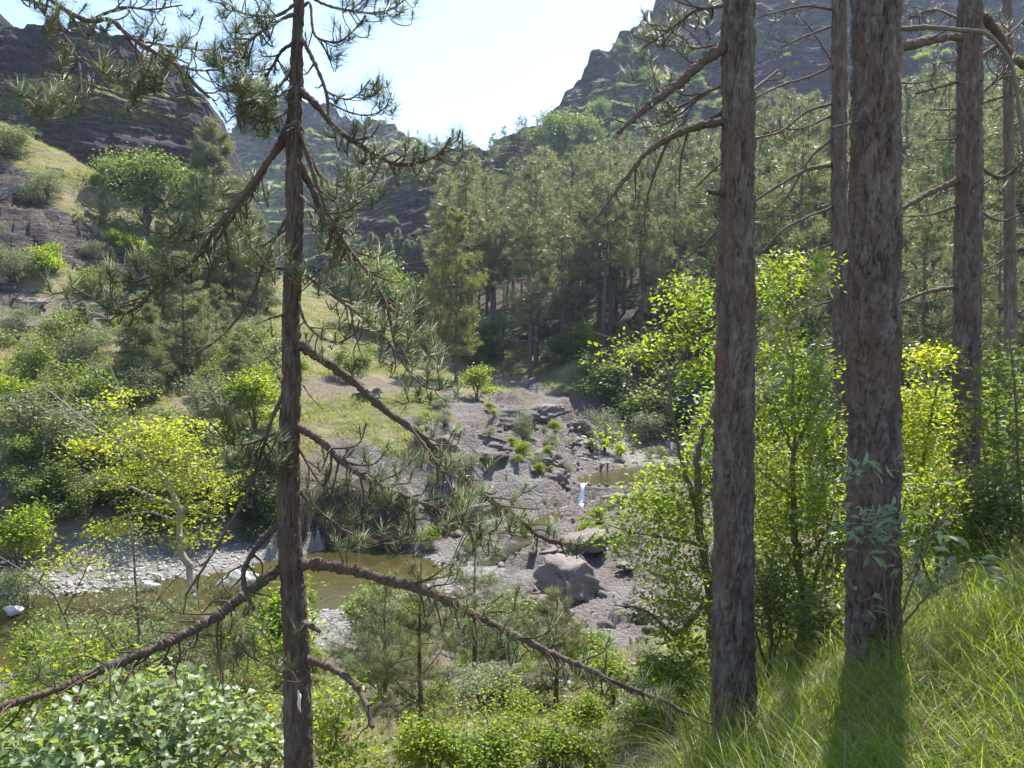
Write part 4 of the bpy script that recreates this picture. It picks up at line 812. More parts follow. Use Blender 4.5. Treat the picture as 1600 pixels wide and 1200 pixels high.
# ------------------------------------------------------------------ saplings and shrubs
def leafy(name, label, cat, stems, blobs, mat, nl, leaf, wd=.5, bark='twig', upbias=.8, clus=.16, per=14, four=False, group=None, parts=0, droopy=0.0, flatc=.6):
    """stems: [(px,py,Y,width px) ...] traced from the foot up; blobs: (px,py,Y,rx px,ry px,rdepth m,weight)"""
    th = None; sa = Acc(); nodes = []
    for si, s in enumerate(stems):
        q = np.array([[*P(a, b, c), d / 2 / F * c] for a, b, c, d in s])
        if si == 0:
            g = gz1(q[0][0], q[0][1]); q[0][2] = g - .08; th = Thing(name, label, cat, (q[0][0], q[0][1], g), group)
        m = catmull(q, 6 * len(q)); m[:, :3] += rng.normal(size=(len(m), 3)) * m[:, 3:4] * .3; tube(sa, m[:, :3], np.maximum(m[:, 3], .0025), 7, .4); nodes.append(m[len(m) // 4:])
    nodes = np.concatenate(nodes); W = np.array([b[6] if len(b) > 6 else b[3] * b[4] for b in blobs], float); W /= W.sum(); ncl = max(4, nl // per)
    bi = rng.choice(len(blobs), ncl, p=W); B = np.array([b[:6] for b in blobs], float)[bi]
    d = rdir(ncl) * (rng.random((ncl, 1)) ** .45)
    C = P(B[:, 0], B[:, 1], B[:, 2]) + np.stack([d[:, 0] * B[:, 3] / F * B[:, 2], d[:, 1] * B[:, 5], d[:, 2] * B[:, 4] / F * B[:, 2]], 1)
    gzz = ground(C[:, 0], C[:, 1]); C[:, 2] = np.maximum(C[:, 2], gzz + .06)
    keep = []
    order = np.argsort(((C - nodes[len(nodes) // 3, :3]) ** 2).sum(1))
    NX = [nodes[:, :3]]; allN = nodes[:, :3]; rr = list(nodes[:, 3])
    for i_ in order:
        dd = np.linalg.norm(allN - C[i_], axis=1) + .6 * np.maximum(0, allN[:, 2] - C[i_, 2]); k = int(dd.argmin()); p0 = allN[k]; l = np.linalg.norm(C[i_] - p0)
        mid = (p0 + C[i_]) / 2 + np.array([0, 0, .12 * l]) + rng.normal(size=3) * l * .07
        m = catmull(np.array([p0, mid, C[i_]]), 5); r0 = min(rr[k] * .7, .004 + .006 * l); tube(sa, m, np.linspace(r0, max(.0014, r0 * .4), 5), 4, .4)
        allN = np.vstack([allN, m[1:4]]); rr += [r0] * 3
    N = ncl * per; Cr = np.repeat(C, per, 0) + rng.normal(size=(N, 3)) * clus * np.array([1, 1, flatc])
    nn = rng.normal(size=(N, 3)) * .6 + np.array([0, 0, upbias]); D = unit(Cr - np.repeat(C, per, 0) + [0, 0, -droopy * clus] + 1e-6)
    st = th.part('stem', sa, M[bark], smooth=True)
    if parts:
        o = np.argsort(np.linalg.norm(Cr - CAM, axis=1)); big_, rest = o[:parts], o[parts:]
        var = []
        for k in range(4):
            a = Acc(); leaves(a, np.zeros((1, 3)), np.array([[0, 0, 1.]]), 1.0 / 1.0, wd, np.array([[1., 0, 0]]), .12 + .08 * k, True); V, f, A = a.get()
            V = V / np.abs(V[:, 0]).max(); var.append(mesh('leaf', V, f, M[mat], {'tint': np.full(len(V), (k + .5) / 4)}))
        for i_ in big_:
            z = Vector(unit(nn[i_])); x = Vector(D[i_]); x = (x - z * x.dot(z)); x = x.normalized() if x.length > 1e-4 else z.orthogonal().normalized(); y = z.cross(x)
            ob = link('leaf', var[int(rng.integers(4))], Cr[i_] - th.base, th.o); s = leaf * float(rng.uniform(.7, 1.3))
            ob.rotation_euler = Matrix((x, y, z)).transposed().to_euler(); ob.scale = (s, s, s)
    else: rest = np.arange(N)
    if len(rest):
        la = Acc(); leaves(la, Cr[rest], nn[rest], leaf, wd, D[rest], .2, four)
        th.part('foliage', la, M[mat], kind='stuff')
    return th

# yellow-green tree on the far shore
leafy('yellow_tree', 'yellow-green leafy tree with bare grey twigs growing at the far shore of the pool', 'tree',
      [[(303,940,22.2,13),(298,900,22.3,12),(284,850,22.3,11),(280,800,22.4,9),(262,755,22.4,8),(236,722,22.5,6),(215,660,22.5,4)], [(282,810,22.4,7),(300,770,22.2,6),(310,730,22.0,4)], [(275,790,22.4,5),(225,770,22.7,4),(190,755,22.8,3)],
       [(215,700,22.6,3.5),(170,680,22.8,3),(120,645,22.9,2.4),(70,605,23,1.6)], [(236,722,22.5,3.5),(195,690,22.6,2.4),(130,668,22.7,1.5),(92,640,22.7,1)], [(205,690,22.5,3),(190,620,22.4,2.2),(172,570,22.3,1.6),(163,530,22.3,1)], [(280,815,22.4,4),(230,800,22.2,3),(180,810,22,2)], [(172,570,22.3,1.4),(150,572,22.3,1),(138,575,22.3,.8)]],
      [(190,620,22.4,45,18,.7),(235,680,22.4,85,40,1.0),(150,700,22.7,40,18,.7),(300,690,22.2,60,38,1.0),(250,735,22.2,95,38,1.1),(335,765,22,40,38,.9),(260,790,22.2,60,25,.9),(180,825,22,45,17,.6),(285,835,22,60,22,.7),(330,660,22.2,25,15,.5)],
      'leaf_yel', 5000, .125, .6, 'deadwood', 1.0, .24, 26, flatc=.3)
# saplings behind the trunks on the right
leafy('sapling', 'dark stemmed green sapling left of the nearest reddish pine trunk', 'tree',
      [[(1118,1010,8.0,16),(1108,930,8.0,15),(1096,850,8,14),(1092,790,8,13),(1090,730,8,11),(1092,690,8,9),(1110,650,8,7),(1130,600,8.1,5)], [(1092,800,8,9),(1070,740,7.9,7),(1055,680,7.9,6),(1050,640,7.8,5),(1048,590,7.8,4),(1085,530,7.8,3),(1120,500,7.8,2)],
       [(1050,600,7.8,4),(1030,560,7.8,3),(990,540,7.7,2),(925,518,7.6,1)], [(1052,650,7.8,3),(1010,610,7.7,2),(970,600,7.6,1)], [(1090,850,8,6),(1040,840,7.7,4),(980,830,7.5,2),(940,815,7.4,1)], [(1108,930,8,9),(1060,990,7.6,7),(1010,955,7.3,4),(960,945,7.1,2)], [(1055,690,7.9,4),(1020,670,7.6,2),(985,690,7.5,1)]],
      [(1040,540,7.9,50,40,.5),(1080,470,8,55,40,.5),(1100,560,8,45,60,.5),(985,545,7.7,50,18,.3),(1050,760,8,70,45,.6),(1030,820,7.7,80,40,.6),(1095,830,8.2,45,90,.6),(980,850,7.5,55,20,.4),(1050,900,7.7,70,45,.6),(1060,960,7.6,70,40,.5),(1070,1030,7.6,60,40,.5),(1000,780,7.8,45,30,.4),(1100,690,8.2,40,70,.5),(960,690,7.8,30,15,.3)],
      'leaf_lime', 8200, .055, .55, 'twig', .9, .085, 13)
leafy('sapling', 'tall yellow-green sapling between the reddish trunk and the thickest trunk', 'tree',
      [[(1252,1010,8.6,14),(1252,930,8.6,13),(1242,850,8.6,12),(1240,760,8.6,9),(1243,700,8.6,8),(1275,640,8.6,5),(1300,590,8.6,3)], [(1243,720,8.6,6),(1220,660,8.6,4),(1195,620,8.6,3)], [(1240,560,8.8,3),(1225,480,8.8,3),(1235,430,8.8,2)], [(1250,870,8.6,7),(1280,850,8.5,6),(1305,790,8.5,3)], [(1262,960,8.6,8),(1275,900,8.5,6),(1290,860,8.5,3)], [(1240,780,8.6,5),(1205,750,8.6,3),(1180,730,8.6,2)], [(1243,700,8.6,5),(1238,630,8.7,4),(1240,560,8.8,3)], [(1250,900,8.6,5),(1210,830,8.6,3),(1185,800,8.6,2)]],
      [(1240,430,8.8,65,35,.5),(1200,470,8.8,45,40,.5),(1225,560,8.7,50,60,.6),(1270,590,8.6,45,50,.5),(1210,650,8.6,55,50,.6),(1280,680,8.6,40,60,.5),(1230,760,8.6,70,60,.7),(1215,850,8.6,60,60,.6),(1285,800,8.6,40,60,.5),(1225,930,8.5,60,50,.6),(1290,920,8.5,45,50,.5)],
      'leaf_lime', 8600, .058, .55, 'twig', .9, .09, 13)
leafy('sapling', 'bright yellow sapling right of the thickest trunk', 'tree',
      [[(1438,930,9.0,9),(1432,850,9,8),(1438,760,9,6),(1450,680,9,5),(1465,600,9,3)], [(1438,760,9,4),(1470,720,9,3),(1490,690,9,2)], [(1432,860,9,5),(1460,800,8.8,4),(1480,740,8.8,2)], [(1435,820,9,4),(1415,760,9,3),(1410,700,9,2)]],
      [(1455,560,9,40,30,.5),(1430,620,9,30,40,.5),(1460,660,9,40,50,.5),(1425,700,9,30,60,.5),(1465,760,8.9,45,50,.5),(1440,840,8.8,50,50,.5),(1500,840,8.7,40,30,.4)],
      'leaf_yel', 4800, .058, .55, 'twig', .9, .09, 13)
leafy('sapling', 'thin green sapling climbing before the far trunk at the right edge', 'tree',
      [[(1600,960,7.6,6),(1598,850,7.6,5),(1590,700,7.6,4),(1585,600,7.6,3),(1575,510,7.6,2)]],
      [(1585,560,7.6,30,60,.4),(1560,640,7.7,40,60,.5),(1580,760,7.6,40,60,.5),(1555,830,7.7,45,40,.5),(1610,680,7.6,30,90,.4)],
      'leaf_green', 1500, .07, .6, 'twig', .9, .1, 10)
leafy('shrub', 'green shrub with small leaves under the slender pine trunk', 'shrub',
      [[(1345,930,10.5,6),(1340,850,10.5,5),(1335,780,10.5,3)], [(1345,930,10.5,5),(1300,880,10.4,3),(1285,850,10.4,2)], [(1345,930,10.5,5),(1410,860,10.4,3),(1430,820,10.4,2)]],
      [(1340,830,10.5,60,60,.8),(1290,890,10.3,50,40,.7),(1420,880,10.3,60,40,.7),(1480,890,10,50,30,.6)], 'leaf_green', 2800, .06, .55, 'twig', .9, .1, 12)
for k, (px, py, Yt, rx, ry, lb, mt, n_l) in enumerate((
        (1200, 760, 10.5, 60, 130, 'leafy green growth behind the reddish trunk', 'leaf_lime', 3200), (1290, 740, 11.0, 45, 150, 'leafy growth just left of the slender trunk', 'leaf_green', 2600), (1460, 800, 7.6, 60, 70, 'dense green shrub before the straight dark trunk', 'leaf_lime', 2400),
        (1555, 800, 7.4, 55, 80, 'dense green shrub at the right edge above the grass', 'leaf_green', 2200), (1430, 700, 12.0, 40, 120, 'tall leafy shrub right behind the thickest trunk', 'leaf_lime', 2400), (1560, 640, 11.0, 50, 110, 'tall leafy shrub between the two rightmost trunks', 'leaf_lime', 2600), (1200, 930, 8.0, 50, 60, 'low shrub between the reddish trunk and the tall sapling', 'leaf_green', 1500), (1290, 960, 7.2, 40, 45, 'low green shrub left of the foot of the thickest trunk', 'leaf_green', 1300))):
    zb = P(px, py + ry, Yt); g_ = gz1(zb[0], Yt); pyb = 600 - F * ((g_ - CAM[2]) / Yt - SP) ; pyb = 558 + (CAM[2] - g_) / Yt * F
    st_ = [[(px, pyb, Yt, 8), (px + 6, (pyb + py) / 2, Yt, 6), (px - 4, py, Yt, 4), (px + 4, py - ry * .7, Yt, 2)]] + [[(px, pyb - 10, Yt, 5), (px + dx * .6, (pyb + py) / 2, Yt + .1, 4), (px + dx, py - ry * .3, Yt + .15, 2)] for dx in (-rx * .6, rx * .6)]
    leafy('shrub', lb, 'shrub', st_, [(px, py - ry * .45, Yt, rx * .7, ry * .45, .45), (px - rx * .4, py, Yt, rx * .7, ry * .4, .5), (px + rx * .4, py + ry * .1, Yt + .2, rx * .7, ry * .45, .5), (px, py + ry * .6, Yt, rx, ry * .4, .5)], mt, n_l, .058, .55, 'twig', .9, .10, 13)
# silver-leaved plant before the thickest trunk
leafy('silver_plant', 'grey-green plant with long pale leaves in front of the thickest trunk', 'plant',
      [[(1395,1010,4.7,5),(1385,930,4.7,4.5),(1375,850,4.6,4),(1368,770,4.6,3),(1362,712,4.6,2)], [(1395,1000,4.7,4),(1430,900,4.6,3.5),(1460,830,4.6,3),(1490,790,4.6,2)], [(1390,960,4.7,4),(1400,860,4.7,3),(1415,780,4.7,2)], [(1400,990,4.7,4),(1450,930,4.5,3),(1500,905,4.4,2)]],
      [(1362,745,4.6,28,30,.15),(1380,800,4.6,45,30,.2),(1350,840,4.6,35,35,.2),(1410,820,4.7,40,35,.2),(1465,820,4.6,40,25,.2),(1370,930,4.6,40,30,.2),(1480,900,4.5,45,25,.2),(1430,880,4.6,40,30,.2)],
      'leaf_silver', 240, .085, .34, 'twig', .7, .055, 6, True, parts=240, droopy=.5)
# broad-leaved shrub at the bottom left
leafy('broadleaf_shrub', 'shrub with broad pale grey-green leaves at the bottom left corner', 'shrub',
      [[(230,1330,5.4,8),(220,1230,5.3,7),(215,1150,5.3,5),(235,1070,5.3,3)], [(230,1320,5.4,7),(320,1220,5.2,5),(370,1150,5.1,3)], [(230,1320,5.4,7),(120,1220,5.3,5),(60,1140,5.3,3)], [(225,1250,5.3,5),(280,1150,5.3,4),(290,1080,5.4,3)]],
      [(250,1085,5.4,90,35,.35),(180,1130,5.3,100,45,.4),(330,1140,5.2,70,50,.4),(80,1150,5.3,90,50,.4),(250,1180,5.1,120,50,.4),(400,1180,5.1,50,35,.35),(50,1200,5.1,90,40,.4),(180,1200,5.0,120,40,.4)],
      'leaf_sage', 2900, .062, .85, 'twig', 1.0, .085, 8, True, parts=300)
leafy('shrub', 'bright green shrub with upright leaves over the pool at the left', 'shrub',
      [[(110,1130,7.5,5),(120,1060,7.5,4),(105,1010,7.5,2)], [(110,1120,7.5,4),(70,1050,7.5,3),(50,1000,7.5,2)]],
      [(110,1005,7.5,45,25,.3),(60,1040,7.5,50,35,.4),(150,1040,7.6,50,40,.4),(20,1070,7.4,40,30,.4)], 'leaf_lime', 900, .075, .4, 'twig', .8, .1, 9)
leafy('shrub', 'fine leaved light green shrub with a thin stem before the boulder', 'shrub',
      [[(220,1120,9.5,6),(219,1040,9.5,5),(214,940,9.5,4),(207,850,9.5,3),(200,800,9.5,2)], [(219,1050,9.5,4),(170,1000,9.4,3),(140,950,9.3,2)], [(216,980,9.5,3),(260,920,9.5,2),(300,880,9.5,1)]],
      [(215,920,9.5,45,50,.5),(170,975,9.4,60,40,.6),(250,980,9.5,60,40,.6),(140,930,9.4,40,40,.5),(300,1000,9.6,50,40,.5),(207,840,9.5,25,25,.3),(340,950,9.7,25,30,.3)], 'leaf_willow', 1900, .05, .4, 'twig', .8, .10, 12)
leafy('shrub', 'small olive-brown shrub with bare curved twigs at the left edge of the pool', 'shrub',
      [[(140,1010,11,4),(100,960,11,4),(60,910,11,3),(0,870,11,2)], [(60,910,11,3),(80,870,11,2),(85,830,11,1)], [(100,960,11,3),(130,900,11,2),(150,850,11,1)]],
      [(110,875,11,35,25,.4),(70,880,11,25,20,.3),(150,880,11,25,40,.3)], 'leaf_yel', 420, .055, .5, 'twig', .7, .1, 9)
leafy('shrub', 'green leafy shrub just behind the young pine trunk at the bottom', 'shrub',
      [[(500,1260,6.6,5),(520,1180,6.6,4),(530,1110,6.7,2)], [(500,1250,6.6,4),(470,1150,6.6,3),(440,1100,6.7,2)]],
      [(525,1100,6.7,55,35,.4),(500,1160,6.6,60,40,.4),(430,1130,6.8,40,40,.4),(560,1190,6.5,40,30,.4)], 'leaf_lime', 1500, .055, .6, 'twig', .9, .09, 11)
leafy('shrub', 'wide yellow-green shrub with tiny leaves at the bottom centre', 'shrub',
      [[(780,1260,7.0,4),(770,1180,7.0,3),(760,1120,7.1,2)], [(780,1250,7,4),(860,1170,7,3),(900,1130,7.1,2)], [(780,1250,7,4),(700,1190,6.9,3),(660,1150,7,2)]],
      [(780,1110,7.4,90,40,.5),(870,1140,7.1,80,40,.5),(700,1150,7,80,40,.5),(790,1180,6.8,120,40,.5),(930,1170,7,60,30,.5),(620,1180,6.8,60,30,.4)], 'leaf_lime', 3800, .034, .6, 'twig', .7, .09, 13)

# young pines near the bottom
def young_pine(label, px, pyb, pyt, Y, wpx, rmax, nwh, tuf, mat='needle', per=15, zfrac=.15):
    b = P(px, pyb, Y); tpt = P(px + 3, pyt, Y); g = gz1(b[0], b[1]); b[2] = g
    th = Thing('young_pine', label, 'tree', (b[0], b[1], g)); wa, na = Acc(), Acc()
    q = np.array([b - [0, 0, .1], b * .7 + tpt * .3 + [.01, 0, 0], b * .4 + tpt * .6 - [.01, 0, 0], tpt]); m = catmull(q, 20); tube(wa, m, np.linspace(wpx / 2 / F * Y, .006, 20), 8, .5)
    ba = Acc(); crown_pine(ba, na, b, b[2] + (tpt[2] - b[2]) * zfrac, tpt[2], rmax, nwh, tuf, per, .09, .0025, tri=False, dens=6.0, fuzz=.42)
    th.part('trunk', wa, M['bark_small'], smooth=True); c = th.part('crown', na, M[mat], kind='stuff'); th.part('branches', ba, M['twig'], parent=c, kind='stuff'); return th
young_pine('small pine with a thin brown trunk at the bottom centre', 655, 1215, 880, 6.6, 11, .55, 11, 6, 'needle_yel')
young_pine('bushy yellow-green little pine behind the lowest long branch', 868, 1110, 935, 9.5, 9, .62, 9, 10, 'needle_yel')
young_pine('low soft pine at the bottom left of the young pine trunk', 345, 1150, 900, 8.0, 8, .75, 8, 9, 'needle_yel')
young_pine('low pine seedling right of the lower pool shore', 600, 1090, 905, 10.0, 9, .8, 9, 10)
young_pine('little green pine before the shaded cleft', 740, 1060, 850, 12.0, 9, .9, 9, 11)

# ------------------------------------------------------------------ pines of the forest and slopes
def make_pine(name, H, cb, rmax, nwh, tuf, per, nl, nw, mat, dead=True, fuzz=.2):
    th = Thing(name, 'pine', 'tree', (0, 0, 0)); wa, na = Acc(), Acc()
    lean = rng.normal(0, .012 * H, 2); m = catmull(np.array([[0, 0, -.4], [lean[0] * .2, lean[1] * .3, H * .3], [lean[0] * .7, lean[1] * .6, H * .65], [lean[0], lean[1], H]]), 12)
    tube(wa, m, np.linspace(.0135 * H, .02, 12), 8, .5)
    if dead:
        for k in range(14):
            z = H * rng.uniform(.12, cb + .1); a = rng.uniform(0, 6.28); l = rng.uniform(.4, 1.4); d = np.array([math.cos(a), math.sin(a), rng.uniform(-.25, .2)])
            tube(wa, np.array([[lean[0] * z / H, lean[1] * z / H, z], np.array([0, 0, z]) + d * l * .6, np.array([0, 0, z - .1]) + d * l]), [.03, .02, .01], 4, .7)
    ba = Acc(); crown_pine(ba, na, np.array([0, 0, 0]), H * cb, H, rmax, nwh, tuf, per, nl, nw, lean, fuzz=fuzz)
    th.part('trunk', wa, M['bark_far'], smooth=True); c = th.part('crown', na, M[mat], kind='stuff'); th.part('limbs', ba, M['bark_far'], parent=c, kind='stuff')
    return th.o
FP = [make_pine('forest_pine', 13, .5, 2.7, 11, 26, 13, .36, .036, 'needle_far'), make_pine('forest_pine', 15, .56, 2.6, 10, 26, 13, .36, .036, 'needle_far'),
      make_pine('forest_pine', 12, .32, 2.8, 13, 26, 13, .36, .036, 'needle_far'), make_pine('forest_pine', 14, .42, 2.4, 13, 24, 13, .36, .036, 'needle_far')]
YP = make_pine('yellow_pine', 12, .18, 2.9, 19, 50, 14, .32, .034, 'needle_yel', fuzz=.24)
LPN = make_pine('slope_pine', 11, .06, 2.9, 20, 62, 14, .34, .036, 'needle_far', fuzz=.26)
used = set()
def plant(proto, x, y, H0, H, label, group=None, rot=None, z=None, wide=1.0, sink=.0):
    if proto.name in used: o = copy_tree(proto)
    else: o = proto; used.add(proto.name)
    s = H / H0; o.location = (x, y, (gz1(x, y) if z is None else z) - sink); o.scale = (s * wide, s * wide, s); o.rotation_euler = (0, 0, random.uniform(0, 6.28) if rot is None else rot)
    o['label'] = label
    if group: o['group'] = group
    elif 'group' in o: del o['group']
    return o
HT = [13, 15, 12, 14]
def by_px(px, pyt, Y):                   # place by column and depth, height from the row of the tip
    x = (px - 800) / F * Y * 1.0; z = gz1(x, Y); return x, Y, P(px, pyt, Y)[2] - z
x, y, h = by_px(713, 325, 52); plant(YP, x, y, 12, h, 'yellowish broad pine standing alone at the left end of the forest')
for px, pyt, Yt, wd_, lb in ((288, 395, 37.5, 1.25, 'broad shaded grey-green pine in the middle of the left slope'), (335, 188, 54, 1.15, 'tall pine on the left slope before the dark cliff'), (165, 262, 54, .5, 'thin small pine on the open left slope'),
      (176, 385, 47, .8, 'small pine below the rock ledges of the left slope'), (402, 330, 55, 1.0, 'pine half hidden behind the young pine trunk'), (225, 455, 34, 1.2, 'low dark pine behind the yellow-green tree'), (372, 520, 35.5, 1.3, 'small dark pine left of the young pine trunk on the meadow edge'),
      (255, 330, 52, .9, 'grey-green pine between the ridge tree and the tall pine'), (365, 290, 57, .9, 'pine to the right of the tall pine before the cliff'), (130, 470, 38, 1.0, 'dusty green pine at the upper left among bushes'), (338, 445, 43, 1.2, 'yellowish pine crown above the meadow edge')):
    x, y, h = by_px(px, pyt, Yt); plant(LPN, x, y, 11, h, lb, wide=wd_)
x, y, h = by_px(828, 318, 60); plant(FP[2], x, y, 12, h, 'dark pine right of the lone yellowish pine', wide=1.0)
x, y, h = by_px(770, 345, 66); plant(FP[0], x, y, 13, h, 'dark pine directly behind the lone yellowish pine')
x, y, h = by_px(1002, 222, 78); plant(FP[3], x, y, 14, h, 'tallest pine tip above the forest left of the reddish trunk')
fr = np.random.default_rng(21); placed = []
tries = 0
while len(placed) < 205 and tries < 40000:
    tries += 1; Yt = 46 + 52 * fr.random() ** 1.15; px = fr.uniform(690, 1720); x = (px - 800) / F * Yt
    lim = np.interp(px, [690, 780, 900, 1000, 1150, 1300, 1600], [66, 64, 61, 60, 54, 47, 40])
    if Yt < lim: continue
    if px < 800 and Yt > 105: continue
    if any((x - a) ** 2 + (Yt - b) ** 2 < (1.9 + .009 * Yt) ** 2 for a, b in placed): continue
    placed.append((x, Yt)); k = int(fr.integers(4))
    z_ = 'left' if px < 960 else ('behind' if px < 1300 else 'right')
    plant(FP[k], x, Yt, HT[k], float(fr.uniform(11.5, 18.5)), {'left': 'dark green pine in the dense forest left of the reddish trunk', 'behind': 'dark green pine in the dense forest behind the saplings', 'right': 'dark green pine in the dense forest behind the right hand trunks'}[z_], 'pines of the forest, ' + z_ + ' stand', wide=float(fr.uniform(.75, 1.25)))

# pines at middle distance on the right slope
for px, pyt, Yt in ((1260, 330, 34), (1440, 300, 36), (1560, 330, 33), (1650, 250, 36), (1180, 400, 44), (1370, 250, 42), (1520, 250, 40)):
    x, y, h = by_px(px, pyt, Yt); plant(FP[2], x, y, 12, h, 'nearer pine in shade behind the right hand trunks', 'nearer pines behind the right trunks')

# ------------------------------------------------------------------ bushes and broad-leaved trees farther off
def make_bush(name, H, W_, mat, n, leaf, wd=.55, trunk=.15, lobes=9, per=12, clus=.16):
    th = Thing(name, 'bush', 'bush', (0, 0, 0)); sa, la = Acc(), Acc(); C = []
    for k in range(lobes):
        a = rng.uniform(0, 6.28); r = W_ / 2 * rng.uniform(.15, .75); z = H * rng.uniform(trunk + .12, .85); c = np.array([math.cos(a) * r, math.sin(a) * r, z])
        R_ = np.array([W_, W_, H * .75]) * rng.uniform(.16, .26); m = int(n / lobes / per); d = rdir(m) * rng.random((m, 1)) ** .4
        C.append(c + d * R_); s0 = np.array([0, 0, -.15]); q = catmull(np.array([s0, [c[0] * .25, c[1] * .25, z * .45], c]), 8); tube(sa, q, np.linspace(.014 * H + .005, .006, 8), 5, .4)
    C = np.concatenate(C); N = len(C) * per; Cr = np.repeat(C, per, 0) + rng.normal(size=(N, 3)) * clus * H / 3; Cr[:, 2] = np.maximum(Cr[:, 2], .05)
    nn = rng.normal(size=(N, 3)) * .65 + [0, 0, .8]; leaves(la, Cr, nn, leaf, wd, None, .2)
    th.part('stem', sa, M['bark_far'], smooth=True); th.part('foliage', la, M[mat], kind='stuff'); return th.o
BU = {'green': make_bush('green_bush', 3, 3.4, 'leaf_green', 3600, .16, trunk=.0, lobes=11), 'lime': make_bush('lime_bush', 3, 3.0, 'leaf_lime', 3000, .16, trunk=.0, lobes=9),
      'willow': make_bush('willow_bush', 3, 3.2, 'leaf_willow', 3600, .17, .28, .0, 9), 'tree': make_bush('broadleaf_tree', 7, 5.5, 'leaf_green', 6500, .24, .6, .22, 15),
      'sage': make_bush('pale_bush', 3, 3.4, 'leaf_silver', 3200, .16, .5, .0, 10)}
BH = {'green': 3, 'lime': 3, 'willow': 3, 'tree': 7, 'sage': 3}
def bush(kind, px, py_top, Y, label, wide=1.0, group=None, cat=None, z=None, h=None):
    x = (px - 800) / F * Y; zz = gz1(x, Y) if z is None else z; hh = h or max(.35, P(px, py_top, Y)[2] - zz)
    o = plant(BU[kind], x, Y, BH[kind], hh, label, group, z=zz, wide=wide); o['category'] = cat or ('tree' if kind == 'tree' else 'bush'); return o
for a in [('green',548,535,43.5,'dark round bush in the shade on the meadow right of the young pine trunk',1.2),('lime',75,385,44,'round green bush below the layered rock at the left',1.2),('tree',232,238,57,'bright green broad-leaved tree on the ridge of the left slope',1.1),
          ('tree',300,262,60,'green tree beside the tall pine on the left slope',.9),('green',205,250,60,'leafy bush at the lower end of the ridge',1.3),('willow',30,470,37,'loose grey-green bush with dark stems at the left edge',1.0),('green',105,480,36,'small-leaved green bush with thin dark stems on the left slope',.9),
          ('green',60,590,31,'dark green bush in the shade at the left edge',1.4),('green',160,560,33,'dark bush under the pines of the left slope',1.4),('green',110,690,27.5,'dark green bush on the left bank above the stones',1.2),('green',200,640,29,'dark shaded bush behind the yellow-green tree',1.8),('green',330,650,31,'dark bush to the right behind the yellow-green tree',1.6),
          ('sage',35,880,21.5,'pale green bush on the near side of the left shore',1.0),('lime',20,790,23.5,'light green bush at the left edge above the shore',1.2),('green',385,640,34,'small bush at the foot of the meadow left of the young pine',1.2),('willow',945,632,43.5,'pale upright willow bush on the gravel of the upper pool',1.0),
          ('lime',812,690,35.5,'small bright green bush on the brown slab',.8),('willow',818,640,37.5,'thin grey-green bush on the slab above the bright green bush',.9),('lime',868,655,42,'tiny round green bush at the foot of the brown outcrop',1.0),('lime',745,570,47,'bright green bush beside the foot of the lone yellowish pine',1.3),
          ('green',935,545,53,'large dark green bush at the forest edge above the upper pool',1.3),('sage',885,600,52,'pale green bush at the end of the rock ledge',1.3),('green',985,570,51,'green bush right of the large dark bush at the forest edge',1.3),('willow',1010,640,47,'low grey-green bush on the far shore of the upper pool',1.4),
          ('sage',1230,545,33,'silvery bush seen between the two nearest trunks',1.0),('green',1290,590,31,'green bush behind the slender pine trunk',1.3),('lime',1180,600,32,'light green bush behind the reddish trunk',1.3),('lime',1440,600,27,'light green bush behind the yellow sapling',1.3),('green',1570,590,26,'green bush at the right edge behind the trunks',1.4),('sage',1540,530,34,'pale bush between the straight dark trunk and the far trunk',1.2),
          ('green',1240,700,24,'low green bush below the silvery bush',1.5),('green',1400,760,18,'green undergrowth bush beside the thickest trunk',1.3),('lime',1560,770,17,'light green undergrowth at the right edge',1.3),('lime',1040,770,29,'green bush over the slab below the upper pool',1.5),('green',1130,720,32,'green bush right of the upper pool',1.3),
          ('tree',600,395,66,'light green tree behind the branches of the young pine',1.0),('tree',640,430,62,'second light green tree left of the lone yellowish pine',.9),('lime',470,560,42,'small yellow-green bush hidden by the young pine trunk',1.0),('green',395,690,30,'dark bush by the earth bank',1.3),('lime',1090,1130,8.6,'low leafy plant at the foot of the reddish trunk',1.2),
          ('green',1000,1160,7.6,'low dark green plant left of the reddish trunk foot',1.5),('willow',450,880,24.5,'low grey-green bush on the gravel behind the young pine',1.2)]:
    bush(*a)
ub = np.random.default_rng(8)
for k in range(30):
    px = 40 + 13.5 * k + ub.uniform(-10, 10); Yt = np.interp(px, [40, 250, 450], [25.3, 27.0, 29.0]) + ub.uniform(-.2, 1.6); kd = ['green', 'green', 'willow'][k % 3]
    bush(kd, px, 0, Yt, 'dark scrub at the back of the stony shore' if kd == 'green' else 'grey-green scrub at the back of the stony shore', float(ub.uniform(1.1, 1.6)), 'dark scrub behind the shore' if kd == 'green' else 'grey scrub behind the shore', h=float(ub.uniform(.9, 2.2)))
for k in range(46):
    px = ub.uniform(690, 1650); lim = np.interp(px, [690, 780, 900, 1000, 1150, 1300, 1600], [64, 63, 60, 59, 54, 46, 40]); Yt = lim + ub.uniform(-1.5, 16)
    bush(['green', 'green', 'sage', 'lime'][int(ub.integers(4))], px, 0, Yt, 'shaded undergrowth bush at the foot of the forest pines', float(ub.uniform(1, 1.5)), 'undergrowth under the forest pines', h=float(ub.uniform(1.6, 4.0)))
